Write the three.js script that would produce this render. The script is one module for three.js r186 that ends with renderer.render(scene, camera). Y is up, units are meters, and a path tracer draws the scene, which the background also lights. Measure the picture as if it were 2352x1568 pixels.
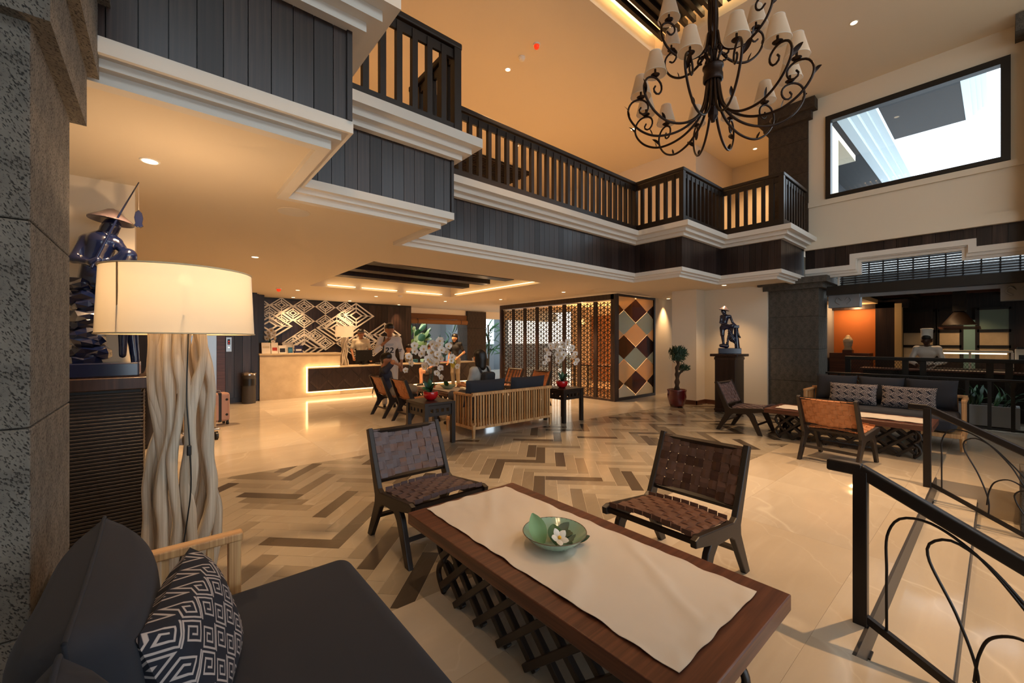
import * as THREE from 'three';
import { mergeGeometries, mergeVertices } from 'three/addons/utils/BufferGeometryUtils.js';
import { RoundedBoxGeometry } from 'three/addons/geometries/RoundedBoxGeometry.js';
import { RectAreaLightUniformsLib } from 'three/addons/lights/RectAreaLightUniformsLib.js';
import { FontLoader } from 'three/addons/loaders/FontLoader.js';
import { TextGeometry } from 'three/addons/geometries/TextGeometry.js';

// ---------- camera, sky, exposure ----------
RectAreaLightUniformsLib.init();
const scene = new THREE.Scene();
const YAW = THREE.MathUtils.degToRad(40.31), EYE = 1.45;
const camera = new THREE.PerspectiveCamera(79.18, 1.5, 0.05, 200);
camera.position.set(0, EYE, 0);
camera.lookAt(Math.sin(YAW), EYE, -Math.cos(YAW));
scene.add(camera);
const renderer = new THREE.WebGLRenderer({ antialias: true });
renderer.toneMapping = THREE.LinearToneMapping;
renderer.toneMappingExposure = 0.88;
renderer.shadowMap.enabled = true;
scene.background = new THREE.Color().setRGB(2.9, 3.4, 3.8);      // overcast daylight outside
const WARM = new THREE.Color().setRGB(1, 0.61, 0.3), KW = 0.42;

// ---------- helpers ----------
let seed = 7;
const rnd = () => { seed = (seed * 1664525 + 1013904223) >>> 0; return seed / 4294967296; };
const rr = (a, b) => a + (b - a) * rnd();
const V = (x, y, z) => new THREE.Vector3(x, y, z);
const used = new Map();
const numbered = (n) => { const k = used.get(n) ?? 0; used.set(n, k + 1); return k ? n + '_' + String(k).padStart(3, '0') : n; };
function boxUV(g) {                                                   // uv in metres from the dominant side of each face
  if (g.index) g = g.toNonIndexed();
  const p = g.attributes.position, n = p.count, uv = new Float32Array(n * 2), a = V(), b = V(), c = V();
  for (let i = 0; i < n; i += 3) {
    a.fromBufferAttribute(p, i); b.fromBufferAttribute(p, i + 1); c.fromBufferAttribute(p, i + 2);
    const nx = Math.abs((b.y - a.y) * (c.z - a.z) - (b.z - a.z) * (c.y - a.y)), ny = Math.abs((b.z - a.z) * (c.x - a.x) - (b.x - a.x) * (c.z - a.z)), nz = Math.abs((b.x - a.x) * (c.y - a.y) - (b.y - a.y) * (c.x - a.x));
    [a, b, c].forEach((q, k) => {
      const u = nx > ny && nx > nz ? [q.z, q.y] : ny > nz ? [q.x, q.z] : [q.x, q.y];
      uv[(i + k) * 2] = u[0]; uv[(i + k) * 2 + 1] = u[1];
    });
  }
  g.setAttribute('uv', new THREE.BufferAttribute(uv, 2));
  return g;
}
function geo(list) {
  const gs = [].concat(list).map((g) => {
    if (!g.userData.keep) g = boxUV(g); else if (g.index) { g = g.toNonIndexed(); }
    for (const k of Object.keys(g.attributes)) if (!['position', 'normal', 'uv'].includes(k)) g.deleteAttribute(k);
    return g;
  });
  return gs.length > 1 ? mergeGeometries(gs) : gs[0];
}
function M(name, list, mat, parent = scene) {
  const m = new THREE.Mesh(Array.isArray(list) || !list.userData.ready ? geo(list) : list, mat);
  m.name = parent === scene ? numbered(name) : name;
  m.castShadow = m.receiveShadow = true;
  parent.add(m);
  return m;
}
const ready = (list) => { const g = geo(list); g.userData.ready = true; return g; };       // shared by many meshes
function tag(o, label, category, group) { Object.assign(o.userData, { label, category }); if (group) o.userData.group = group; return o; }
function T(name, label, category, x = 0, y = 0, z = 0, ry = 0, group) {
  const o = new THREE.Group(); o.name = numbered(name); scene.add(o); o.position.set(x, y, z); o.rotation.y = ry;
  return tag(o, label, category, group);
}
function S(name, list, mat) { const m = M(name, list, mat); m.userData.kind = 'structure'; return m; }
function SG(name) { const o = new THREE.Group(); o.name = numbered(name); o.userData.kind = 'structure'; scene.add(o); return o; }
function dup(o, label, x, y, z, ry = 0) { const c = o.clone(); c.name = numbered(o.name.replace(/_\d{3}$/, '')); c.userData = { ...o.userData, label }; c.position.set(x, y, z); c.rotation.y = ry; scene.add(c); return c; }
function xf(g, x = 0, y = 0, z = 0, rx = 0, ry = 0, rz = 0) {
  return g.applyMatrix4(new THREE.Matrix4().compose(V(x, y, z), new THREE.Quaternion().setFromEuler(new THREE.Euler(rx, ry, rz)), V(1, 1, 1)));
}
const box = (w, h, d, x = 0, y = 0, z = 0, rx, ry, rz) => xf(new THREE.BoxGeometry(w, h, d), x, y, z, rx, ry, rz);
const bb = (x0, x1, y0, y1, z0, z1) => box(x1 - x0, y1 - y0, z1 - z0, (x0 + x1) / 2, (y0 + y1) / 2, (z0 + z1) / 2);
const rbox = (w, h, d, r, x = 0, y = 0, z = 0, rx, ry, rz, s = 2) => xf(new RoundedBoxGeometry(w, h, d, s, Math.min(r, w / 2.01, h / 2.01, d / 2.01)), x, y, z, rx, ry, rz);
const cyl = (r0, r1, h, x = 0, y = 0, z = 0, n = 16, rx, ry, rz) => xf(new THREE.CylinderGeometry(r0, r1, h, n), x, y, z, rx, ry, rz);
const sph = (r, x = 0, y = 0, z = 0, n = 14, sx = 1, sy = 1, sz = 1) => xf(new THREE.SphereGeometry(r, n, Math.max(6, n * 0.7 | 0)).scale(sx, sy, sz), x, y, z);
const lathe = (pts, n = 24, x = 0, y = 0, z = 0) => xf(new THREE.LatheGeometry(pts.map(([a, b]) => new THREE.Vector2(a, b)), n), x, y, z);
const curve = (pts) => new THREE.CatmullRomCurve3(pts.map((p) => p.isVector3 ? p : V(...p)));
function tube(pts, r, n = 20, rs = 8, taper) {
  const c = curve(pts), g = new THREE.TubeGeometry(c, n, 1, rs, false), p = g.attributes.position, ctr = V();
  for (let i = 0; i <= n; i++) {
    c.getPointAt(i / n, ctr); const k = typeof r === 'function' ? r(i / n) : taper ? r + (taper - r) * i / n : r;
    for (let j = 0; j <= rs; j++) { const q = i * (rs + 1) + j; p.setXYZ(q, ctr.x + (p.getX(q) - ctr.x) * k, ctr.y + (p.getY(q) - ctr.y) * k, ctr.z + (p.getZ(q) - ctr.z) * k); }
  }
  const caps = [0, 1].map((t) => sph(typeof r === 'function' ? r(t) : t && taper ? taper : r, ...c.getPointAt(t).toArray(), 8));
  return [g, ...caps];
}
function bar(a, b, w, h = w, r = 0) {                                    // square bar from a to b, h is the upright side
  const A = V(...a), B = V(...b), L = A.distanceTo(B), g = r ? new RoundedBoxGeometry(w, h, L, 2, r) : new THREE.BoxGeometry(w, h, L);
  const m = new THREE.Matrix4().lookAt(A, B, Math.abs(B.y - A.y) > L * 0.99 ? V(1, 0, 0) : V(0, 1, 0)); m.setPosition(A.add(B).multiplyScalar(0.5));
  return g.applyMatrix4(m);
}
function ext(pts, depth, bevel = 0, holes = []) {                        // outline in xy, thickness along z from 0
  const s = new THREE.Shape(pts.map(([x, y]) => new THREE.Vector2(x, y)));
  for (const h of holes) s.holes.push(new THREE.Path(h.map(([x, y]) => new THREE.Vector2(x, y))));
  return new THREE.ExtrudeGeometry(s, { depth: depth - 2 * bevel, bevelEnabled: bevel > 0, bevelThickness: bevel, bevelSize: bevel, bevelSegments: 2, curveSegments: 6 }).translate(0, 0, bevel);
}
const plan = (pts, y0, y1, holes = []) => ext(pts.map(([x, z]) => [x, -z]), y1 - y0, 0, holes.map((h) => h.map(([x, z]) => [x, -z]))).rotateX(-Math.PI / 2).translate(0, y0, 0);   // outline in xz
// naive surface nets over a distance field
function nets(f, lo, hi, c) {
  const n = [0, 1, 2].map((i) => Math.ceil((hi[i] - lo[i]) / c) + 2), [nx, ny, nz] = n, d = new Float32Array(nx * ny * nz), id = (x, y, z) => x + nx * (y + ny * z);
  for (let z = 0; z < nz; z++) for (let y = 0; y < ny; y++) for (let x = 0; x < nx; x++) d[id(x, y, z)] = f(lo[0] + x * c, lo[1] + y * c, lo[2] + z * c);
  const vi = new Int32Array(nx * ny * nz).fill(-1), pos = [], idx = [];
  for (let z = 0; z < nz - 1; z++) for (let y = 0; y < ny - 1; y++) for (let x = 0; x < nx - 1; x++) {
    let k = 0, sx = 0, sy = 0, sz = 0;
    for (let e = 0; e < 12; e++) {
      const ax = e >> 2, o1 = e & 1, o2 = (e >> 1) & 1, a = [0, 0, 0], b = [0, 0, 0];
      a[(ax + 1) % 3] = b[(ax + 1) % 3] = o1; a[(ax + 2) % 3] = b[(ax + 2) % 3] = o2; b[ax] = 1;
      const da = d[id(x + a[0], y + a[1], z + a[2])], db = d[id(x + b[0], y + b[1], z + b[2])];
      if (da < 0 !== db < 0) { const t = da / (da - db); sx += a[0] + (b[0] - a[0]) * t; sy += a[1] + (b[1] - a[1]) * t; sz += a[2] + (b[2] - a[2]) * t; k++; }
    }
    if (k) { vi[id(x, y, z)] = pos.length / 3; pos.push(lo[0] + (x + sx / k) * c, lo[1] + (y + sy / k) * c, lo[2] + (z + sz / k) * c); }
  }
  for (let z = 1; z < nz - 1; z++) for (let y = 1; y < ny - 1; y++) for (let x = 1; x < nx - 1; x++) {
    const s = d[id(x, y, z)] < 0;
    const quad = (o, A, B, C, D) => { const v = [A, B, C, D].map((q) => vi[id(...q)]); if (v.some((q) => q < 0)) return; o ? idx.push(v[0], v[1], v[2], v[0], v[2], v[3]) : idx.push(v[2], v[1], v[0], v[3], v[2], v[0]); };
    if (s !== d[id(x + 1, y, z)] < 0) quad(s, [x, y - 1, z - 1], [x, y, z - 1], [x, y, z], [x, y - 1, z]);
    if (s !== d[id(x, y + 1, z)] < 0) quad(s, [x - 1, y, z - 1], [x - 1, y, z], [x, y, z], [x, y, z - 1]);
    if (s !== d[id(x, y, z + 1)] < 0) quad(s, [x - 1, y - 1, z], [x, y - 1, z], [x, y, z], [x - 1, y, z]);
  }
  const g = new THREE.BufferGeometry(); g.setAttribute('position', new THREE.Float32BufferAttribute(pos, 3)); g.setIndex(idx); g.computeVertexNormals();
  return g;
}
// bones: [ax,ay,az, bx,by,bz, ra, rb]; smooth union
function bones(list, k = 0.03) {
  return (x, y, z) => {
    let s = 1e9;
    for (const [ax, ay, az, bx, by, bz, ra, rb] of list) {
      const ux = bx - ax, uy = by - ay, uz = bz - az, L = ux * ux + uy * uy + uz * uz;
      let t = L ? ((x - ax) * ux + (y - ay) * uy + (z - az) * uz) / L : 0; t = t < 0 ? 0 : t > 1 ? 1 : t;
      const q = Math.hypot(x - ax - ux * t, y - ay - uy * t, z - az - uz * t) - (ra + (rb - ra) * t), h = Math.max(k - Math.abs(s - q), 0) / k;
      s = Math.min(s, q) - h * h * k * 0.25;
    }
    return s;
  };
}
function skin(list, c = 0.018, k = 0.03, wob) {
  const lo = [1e9, 1e9, 1e9], hi = [-1e9, -1e9, -1e9], f = bones(list, k);
  for (const b of list) for (let e = 0; e < 2; e++) for (let i = 0; i < 3; i++) { const r = Math.max(b[6], b[7]) + 0.04; lo[i] = Math.min(lo[i], b[e * 3 + i] - r); hi[i] = Math.max(hi[i], b[e * 3 + i] + r); }
  return nets(wob ? (x, y, z) => f(x, y, z) + wob(x, y, z) : f, lo, hi, c);
}

// ---------- textures: what things are made of ----------
const hash = (x, y, s) => { let h = (x * 374761393 + y * 668265263 + s * 1442695041) | 0; h = Math.imul(h ^ (h >>> 13), 1274126177); return ((h ^ (h >>> 16)) >>> 0) / 4294967296; };
function vn(x, y, p, q, s) {
  const x0 = Math.floor(x), y0 = Math.floor(y); let u = x - x0, v = y - y0; u = u * u * (3 - 2 * u); v = v * v * (3 - 2 * v);
  const a = ((x0 % p) + p) % p, b = (a + 1) % p, c = ((y0 % q) + q) % q, d = (c + 1) % q;
  return (hash(a, c, s) * (1 - u) + hash(b, c, s) * u) * (1 - v) + (hash(a, d, s) * (1 - u) + hash(b, d, s) * u) * v;
}
const fbm = (u, v, p, q, o, s = 1) => { let r = 0, a = 0.5, t = 0; for (let i = 0; i < o; i++, p *= 2, q *= 2, a *= 0.5) { r += a * vn(u * p, v * q, p, q, s + i * 17); t += a; } return r / t; };
function tex(n, fn, metres, srgb = true, m2 = metres) {
  const d = new Uint8Array(n * n * 4);
  for (let y = 0; y < n; y++) for (let x = 0; x < n; x++) { const c = fn(x / n, y / n), k = (y * n + x) * 4; for (let i = 0; i < 3; i++) d[k + i] = Math.max(0, Math.min(255, Array.isArray(c) ? c[i] : c)); d[k + 3] = 255; }
  const t = new THREE.DataTexture(d, n, n); t.magFilter = THREE.LinearFilter; t.minFilter = THREE.LinearMipmapLinearFilter; t.generateMipmaps = true; t.wrapS = t.wrapT = THREE.RepeatWrapping;
  if (srgb) t.colorSpace = THREE.SRGBColorSpace; t.repeat.set(1 / metres, 1 / m2); t.needsUpdate = true; return t;
}
const mixc = (a, b, t) => a.map((x, i) => x + (b[i] - x) * t);
const woodTex = (a, b, su, sv, o, m, m2) => tex(512, (u, v) => mixc(a, b, Math.min(1, Math.max(0, (fbm(u, v, su, sv, 4, o) * 0.6 + fbm(u, v, su * 4, sv * 3, 2, o + 5) * 0.4 - 0.5) * 2.2 + 0.5))), m, true, m2);
const veins = (u, v, p, s) => { const w = fbm(u, v, p, p, 4, s), k = Math.abs(((u * p * 0.5 + v * p * 0.5 + w * 0.9) % 1 + 1) % 1 - 0.5) * 2; return Math.pow(1 - Math.min(1, k * 14), 2) * (k * 14 < 1 ? 1 : 0) * (0.35 + 0.65 * fbm(u, v, 5, 5, 2, s + 3)); };
const tGrain = tex(256, (u, v) => 110 + 90 * fbm(u, v, 40, 40, 3, 3), 0.6, false);
const tPit = tex(512, (u, v) => { const a = fbm(u + v * 0.5, v, 90, 50, 3, 11), b = fbm(u, v, 14, 14, 3, 4); return 150 - (a > 0.6 ? (a - 0.6) * 700 : 0) + b * 60; }, 0.3, false);
const tDarkWood = woodTex([36, 26, 23], [72, 54, 48], 24, 3, 21, 0.7, 2.2);
const tTeak = woodTex([176, 126, 78], [222, 176, 122], 26, 2, 31, 0.5, 1.8);
const tTop = woodTex([74, 42, 30], [108, 65, 46], 3, 30, 41, 2.0, 0.6);
const tMarble = tex(1024, (u, v) => mixc(mixc([168, 156, 140], [200, 188, 170], fbm(u, v, 3, 5, 6, 5)), [236, 228, 214], Math.min(1, veins(u, v, 4, 9) * 0.38 + veins(v, u, 10, 23) * 0.22 + 0.25 * Math.max(0, fbm(u, v, 6, 60, 3, 71) - 0.55))), 3.2);
const tStone = tex(512, (u, v) => { const a = fbm(u + v * 0.5, v, 90, 50, 3, 11), b = fbm(u, v, 6, 6, 5, 8); return mixc(mixc([112, 109, 105], [164, 158, 149], b), [66, 63, 60], a > 0.6 ? Math.min(1, (a - 0.6) * 8) : 0); }, 0.3);
const tStoneCream = tex(512, (u, v) => mixc([178, 158, 128], [204, 186, 156], fbm(u, v, 9, 9, 5, 61)), 1.2);
const tLeather = (a, b, o) => tex(256, (u, v) => mixc(a, b, fbm(u, v, 6, 6, 5, o)), 0.4);
const tWeave = tex(256, (u, v) => 128 + 60 * Math.sin(u * Math.PI * 128) * Math.sin(v * Math.PI * 128) + 40 * (fbm(u, v, 60, 60, 2, 5) - 0.5), 0.12, false);
const tDrift = woodTex([176, 160, 138], [220, 208, 190], 20, 2, 51, 0.3, 1.0);
function keyTex() {                                                    // square spirals, pale on ink blue
  const n = 256, c = document.createElement('canvas'); c.width = c.height = n; const x = c.getContext('2d');
  x.fillStyle = '#1b1d29'; x.fillRect(0, 0, n, n); x.strokeStyle = '#b3a6a0'; x.lineWidth = 9.5; x.lineJoin = 'miter'; x.lineCap = 'square';
  const sp = (ox, oy, a) => { x.save(); x.translate(ox, oy); x.rotate(a); x.beginPath(); [[-58, -58], [54, -58], [54, 50], [-32, 50], [-32, -32], [28, -32], [28, 24], [-6, 24], [-6, -6]].forEach(([p, q], i) => i ? x.lineTo(p, q) : x.moveTo(p, q)); x.stroke(); x.restore(); };
  for (let i = -1; i < 3; i++) for (let j = -1; j < 3; j++) sp(64 + i * 128, 64 + j * 128, (i + j) % 2 ? Math.PI : 0);
  const t = new THREE.CanvasTexture(c); t.colorSpace = THREE.SRGBColorSpace; t.wrapS = t.wrapT = THREE.RepeatWrapping; return t;
}
const tKey = keyTex(); tKey.repeat.set(1 / 0.14, 1 / 0.14); tKey.rotation = Math.PI / 4;

// ---------- materials ----------
const mat = (color, roughness = 0.6, o = {}) => { const p = Object.keys(o).some((k) => /clearcoat|sheen|transmission|thickness|anisotropy|attenuation|ior/.test(k)); return new (p ? THREE.MeshPhysicalMaterial : THREE.MeshStandardMaterial)({ color, roughness, ...o }); };
const W = '#ffffff';
const m = {
  plaster: mat('#e4d6bf', 0.9, { bumpMap: tGrain, bumpScale: 0.0006 }), trim: mat('#e0d9ce', 0.75, { bumpMap: tGrain, bumpScale: 0.0004 }), grey: mat('#8d8e90', 0.85),
  plank: mat(W, 0.34, { map: tDarkWood, bumpMap: tGrain, bumpScale: 0.0004 }), plankB: mat('#d6ccca', 0.3, { map: tDarkWood }), plankC: mat('#b3a8a6', 0.38, { map: tDarkWood }),
  black: mat('#181411', 0.4), blackwood: mat('#241a14', 0.42, { bumpMap: tGrain, bumpScale: 0.0003 }), teak: mat(W, 0.5, { map: tTeak }), teakB: mat('#e2c9a8', 0.5, { map: tTeak }), top: mat(W, 0.33, { map: tTop }),
  marble: mat(W, 0.1, { map: tMarble }), marbleB: mat('#f6f3ef', 0.11, { map: tMarble }),
  stoneNear: mat('#c9c4be', 0.92, { map: tStone, bumpMap: tPit, bumpScale: 0.004 }), stone: mat('#a39c94', 0.92, { map: tStone, bumpMap: tPit, bumpScale: 0.004 }), stoneBrown: mat('#7d6a58', 0.92, { map: tStone, bumpMap: tPit, bumpScale: 0.004 }), cream: mat(W, 0.55, { map: tStoneCream }),
  leatherD: mat(W, 0.42, { map: tLeather([78, 52, 42], [112, 78, 63], 3) }), leatherP: mat(W, 0.4, { map: tLeather([76, 60, 60], [110, 90, 88], 7) }), leatherO: mat(W, 0.5, { map: tLeather([150, 92, 52], [190, 124, 76], 9) }),
  fabric: mat('#2b2c33', 0.95, { bumpMap: tWeave, bumpScale: 0.0004, sheen: 0.4, sheenColor: new THREE.Color('#555a68'), sheenRoughness: 0.6 }), key: mat(W, 0.9, { map: tKey }), linen: mat('#d8cbbb', 0.95, { bumpMap: tWeave, bumpScale: 0.0004 }),
  celadon: mat('#8fb09c', 0.22, { clearcoat: 0.6, clearcoatRoughness: 0.15 }), blue: mat('#0b1434', 0.18, { clearcoat: 0.8, clearcoatRoughness: 0.12 }), blueHat: mat('#5a5058', 0.28, { clearcoat: 0.5 }),
  potRed: mat('#5a1216', 0.2, { clearcoat: 0.7 }), red: mat('#c01018', 0.18, { clearcoat: 0.8 }), petal: mat('#f4efe9', 0.7, { transmission: 0.25 }), leaf: mat('#2f5a34', 0.45), leafD: mat('#22402c', 0.5), leafY: mat('#9fae5c', 0.5, { transmission: 0.2 }), soil: mat('#30241b', 1),
  shade: mat('#f2e6cc', 0.95, { transmission: 0.3 }), shadeS: mat('#f0dcc0', 0.9, { transmission: 0.4 }), drift: mat(W, 0.8, { map: tDrift, bumpMap: tGrain, bumpScale: 0.001 }),
  rail: mat('#1d1613', 0.32, { metalness: 0.35 }), bronze: mat('#2b1a12', 0.36, { metalness: 0.55 }), steel: mat('#a9a9a8', 0.3, { metalness: 0.9 }), chrome: mat('#d0cdc8', 0.15, { metalness: 1 }),
  glow: mat('#fff2dc', 0.5, { emissive: new THREE.Color().setRGB(1, 0.78, 0.48), emissiveIntensity: 5 }), led: mat('#ffe9c8', 0.5, { emissive: new THREE.Color().setRGB(1, 0.66, 0.3), emissiveIntensity: 6 }),
  glass: mat(W, 0.02, { transmission: 1, ior: 1.45 }), tint: mat('#efe2d2', 0.03, { transmission: 1, ior: 1.3 }), frost: mat('#d8d4c0', 0.6, { transmission: 0.4 }), frostA: mat('#e2c48c', 0.45, { transmission: 0.45 }), frostG: mat('#b9c0ac', 0.5, { transmission: 0.3 }), frostD: mat('#6a4a2c', 0.06, { transmission: 0.85 }),
  white: mat('#efe9df', 0.7), darkgrey: mat('#3a3634', 0.6), plastic: mat('#141414', 0.35), skinA: mat('#a8714d', 0.55), skinB: mat('#c48c64', 0.55), hair: mat('#15100d', 0.45),
};
for (const k in m) m[k].name = k;
const light = (l, x, y, z, parent = scene) => { l.position.set(x, y, z); l.castShadow = true; l.intensity *= KW; parent.add(l); return l; };
const bodyCol = (c, r = 0.8) => mat(c, r);
// ================= STRUCTURE =================
const HC = 2.64, HU = 6.22;                                             // lower and upper ceiling
const fascia = [[-3, -2.5], [0.864, -2.5], [0.864, -3.6], [2.267, -3.6], [2.267, -4.52], [6.93, -4.52], [6.93, -3.58], [8.49, -3.58], [8.49, -2.53], [9.84, -2.53]];
const nrm = (a, b) => { const L = Math.hypot(b[0] - a[0], b[1] - a[1]); return [-(b[1] - a[1]) / L, (b[0] - a[0]) / L]; };
const offs = (pl, e) => pl.map((p, i) => { const n1 = i ? nrm(pl[i - 1], p) : null, n2 = i < pl.length - 1 ? nrm(p, pl[i + 1]) : null; const n = n1 && n2 ? (Math.abs(n1[0] * n2[0] + n1[1] * n2[1]) > 0.9 ? n1 : [n1[0] + n2[0], n1[1] + n2[1]]) : n1 || n2; return [p[0] + n[0] * e, p[1] + n[1] * e]; });
const band = (pl, e0, e1, y0, y1) => plan([...offs(pl, e1), ...offs(pl, e0).reverse()], y0, y1);
// clip a convex polygon by half planes a*x+b*z<=c
const clip = (poly, hs) => { for (const [a, b, c] of hs) { const o = []; poly.forEach((p, i) => { const q = poly[(i + 1) % poly.length], dp = a * p[0] + b * p[1] - c, dq = a * q[0] + b * q[1] - c; if (dp <= 0) o.push(p); if (dp < 0 !== dq < 0 && dp !== dq) { const t = dp / (dp - dq); o.push([p[0] + (q[0] - p[0]) * t, p[1] + (q[1] - p[1]) * t]); } }); poly = o; if (poly.length < 3) return []; } return poly; };
const zBack = (x) => -5.373 + 0.067 * x, zFront = (x) => -2.143 + 0.033 * x;
// ---- floor ----
S('floor', [plan([[-3.2, 3], [2.44, 3], [2.44, -0.44], [9.9, -0.44], [17, -0.44], [17, -17], [-3.2, -17]], -0.3, -0.014), bb(6.3, 17, -1, -0.014, -0.44, 3)], m.marbleB);
const floorM = SG('floor_marble');
{
  const variants = new Map();
  const slab = (poly, h, mt, name, parent, ox, oz) => { const g = plan(poly, -0.014, h); geoUV(g, ox, oz); return M(name, g, mt, parent); };
  function geoUV(g, ox, oz) { const p = g.attributes.position, uv = new Float32Array(p.count * 2); for (let i = 0; i < p.count; i++) { uv[i * 2] = p.getX(i) + ox; uv[i * 2 + 1] = p.getZ(i) * 1.0 + oz; } g.setAttribute('uv', new THREE.BufferAttribute(uv, 2)); g.userData.keep = true; }
  const area = (x0, x1, z0, z1, s, hs, tl = 1.0) => { for (let x = x0; x < x1 - 0.05; x += s * tl) for (let z = z0; z < z1 - 0.05; z += s) { const poly = clip([[x, z], [Math.min(x1, x + s * tl - 0.0009), z], [Math.min(x1, x + s * tl - 0.0009), Math.min(z1, z + s - 0.0009)], [x, Math.min(z1, z + s - 0.0009)]].reverse(), hs); if (poly.length > 2) slab(poly, 0, rnd() < 0.5 ? m.marble : m.marbleB, 'tile', floorM, rr(0, 3), rr(0, 3)); } };
  area(-2, 11.6, -13.6, -4.6, 0.9, [[-0.067, 1, -5.373]], 1.35);
  area(-1.2, 2.44, -2.4, 1.6, 0.9, [[0.033, -1, 2.143]], 1.35);
  area(2.44, 10.2, -2.4, -0.44, 0.9, [[0.033, -1, 2.143]], 1.35);
  // herringbone stone band
  const L = 0.6, B = 0.12, list = [], C = Math.SQRT1_2, hs = [[0.067, -1, 5.373], [-0.033, 1, -2.143], [1, 0, 9.95], [-1, 0, 1.6]];
  const rot = ([a, b]) => [4 + (a - b) * C, -3.5 + (a + b) * C];
  for (let i = -70; i < 70; i++) for (let j = -14; j < 14; j++) {
    const ox = i * B + j * L, oy = i * B - j * L, g = 0.0012;
    for (const r of [[ox, oy, L, B], [ox + L, oy, B, L].map((q, k) => k === 1 ? q + B - L : q)]) {
      const [a, b, w, h] = r, c = rot([a + w / 2, b + h / 2]); if (c[0] < -2.2 || c[0] > 10.6 || c[1] < -6.2 || c[1] > -1.2) continue;
      const poly = clip([[a + g, b + g], [a + w - g, b + g], [a + w - g, b + h - g], [a + g, b + h - g]].map(rot).reverse(), hs);
      if (poly.length > 2) list.push([poly, c]);
    }
  }
  const tones = [mat('#d9d8d4', 0.14, { map: tMarble }), mat('#c2bfb9', 0.16, { map: tMarble }), mat('#a8a49e', 0.16, { map: tMarble }), mat('#6b6664', 0.2, { map: tMarble })];
  const cam = (c) => { const d = c[0] * 0.647 - c[1] * 0.7625; return d < 0.5 ? 99 : Math.hypot(c[0], c[1]); };
  list.sort((a, b) => cam(a[1]) - cam(b[1]));
  const hb = SG('floor_herringbone'); const rest = [[], [], [], []];
  M('grout', plan([[-1.6, zBack(-1.6)], [9.95, zBack(9.95)], [9.95, zFront(9.95)], [-1.6, zFront(-1.6)]].reverse(), -0.014, -0.0015), mat('#cfc3b0', 0.5), hb);
  list.forEach(([poly, c], i) => {
    const q = rnd(), k = q < 0.42 ? 0 : q < 0.7 ? 1 : q < 0.84 ? 2 : 3;
    if (i < 300) slab(poly, 0, tones[k], 'tile', hb, rr(0, 3), rr(0, 3)); else { const g = plan(poly, -0.014, 0); geoUV(g, rr(0, 3), rr(0, 3)); rest[k].push(g); }
  });
  const merged = rest.map((l, k) => l.length && M('far_tiles', l, tones[k], hb)).filter(Boolean); merged.forEach((x) => x.userData.kind = 'stuff');
}
// ---- steps down beside the rails ----
{
  const st = SG('stairs');
  for (let k = 0; k < 5; k++) { M('tread', bb(2.441, 6.299, -0.18 - k * 0.15, -0.15 - k * 0.15, -0.45 + k * 0.29, -0.14 + k * 0.29), m.marble, st); M('riser', bb(2.441, 6.299, -0.15 * (k + 1), -0.15 * k - (k ? 0.03 : 0.0), -0.44 + k * 0.29, -0.425 + k * 0.29), mat('#35312f', 0.4), st); }
  M('side', bb(2.3, 2.437, -1, -0.3, -0.44, 3), m.marbleB, st);
  M('landing', bb(2.438, 6.299, -1.0, -0.9, -0.5, 3), m.marbleB, st);
}
// ---- lower ceiling with a sunken coffer ----
{
  const edge = offs(fascia, -0.14);
  S('ceiling', plan([...edge, [12.6, -2.53], [12.6, -13.5], [-3, -13.5]].reverse(), HC, HC + 0.1, [[[2.4, -9.5], [5.9, -9.5], [5.9, -6.0], [2.4, -6.0]]]), m.plaster);
  const c = SG('ceiling_coffer');
  M('recess', [bb(2.3, 6.0, 3.02, 3.08, -9.6, -5.9), bb(2.3, 2.4, HC + 0.1, 3.02, -9.6, -5.9), bb(5.9, 6.0, HC + 0.1, 3.02, -9.6, -5.9), bb(2.4, 5.9, HC + 0.1, 3.02, -9.6, -9.5), bb(2.4, 5.9, HC + 0.1, 3.02, -6, -5.9)], m.plaster, c);
  for (const z of [-6.5, -7.3, -8.1]) M('beam', bb(2.42, 5.45, HC + 0.06, HC + 0.26, z - 0.14, z + 0.14), m.plankC, c);
  for (const [x0, x1, z0, z1] of [[2.75, 3.35, -9.46, -9.43], [3.5, 4.35, -9.46, -9.43], [4.6, 5.6, -9.46, -9.43], [5.84, 5.86, -9.2, -6.1]]) M('light_strip', bb(x0, x1, HC + 0.035, HC + 0.047, z0, z1), m.led, c);
  for (const [x, z, w, d] of [[4.1, -9.4, 2.6, 0.06], [5.8, -7.7, 0.06, 3.0]]) { const l = new THREE.RectAreaLight(WARM, 14, w, d); light(l, x, HC + 0.06, z); l.lookAt(x === 5.8 ? 4.9 : x, 3.1, z === -9.4 ? -8.6 : z); }
}
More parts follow.
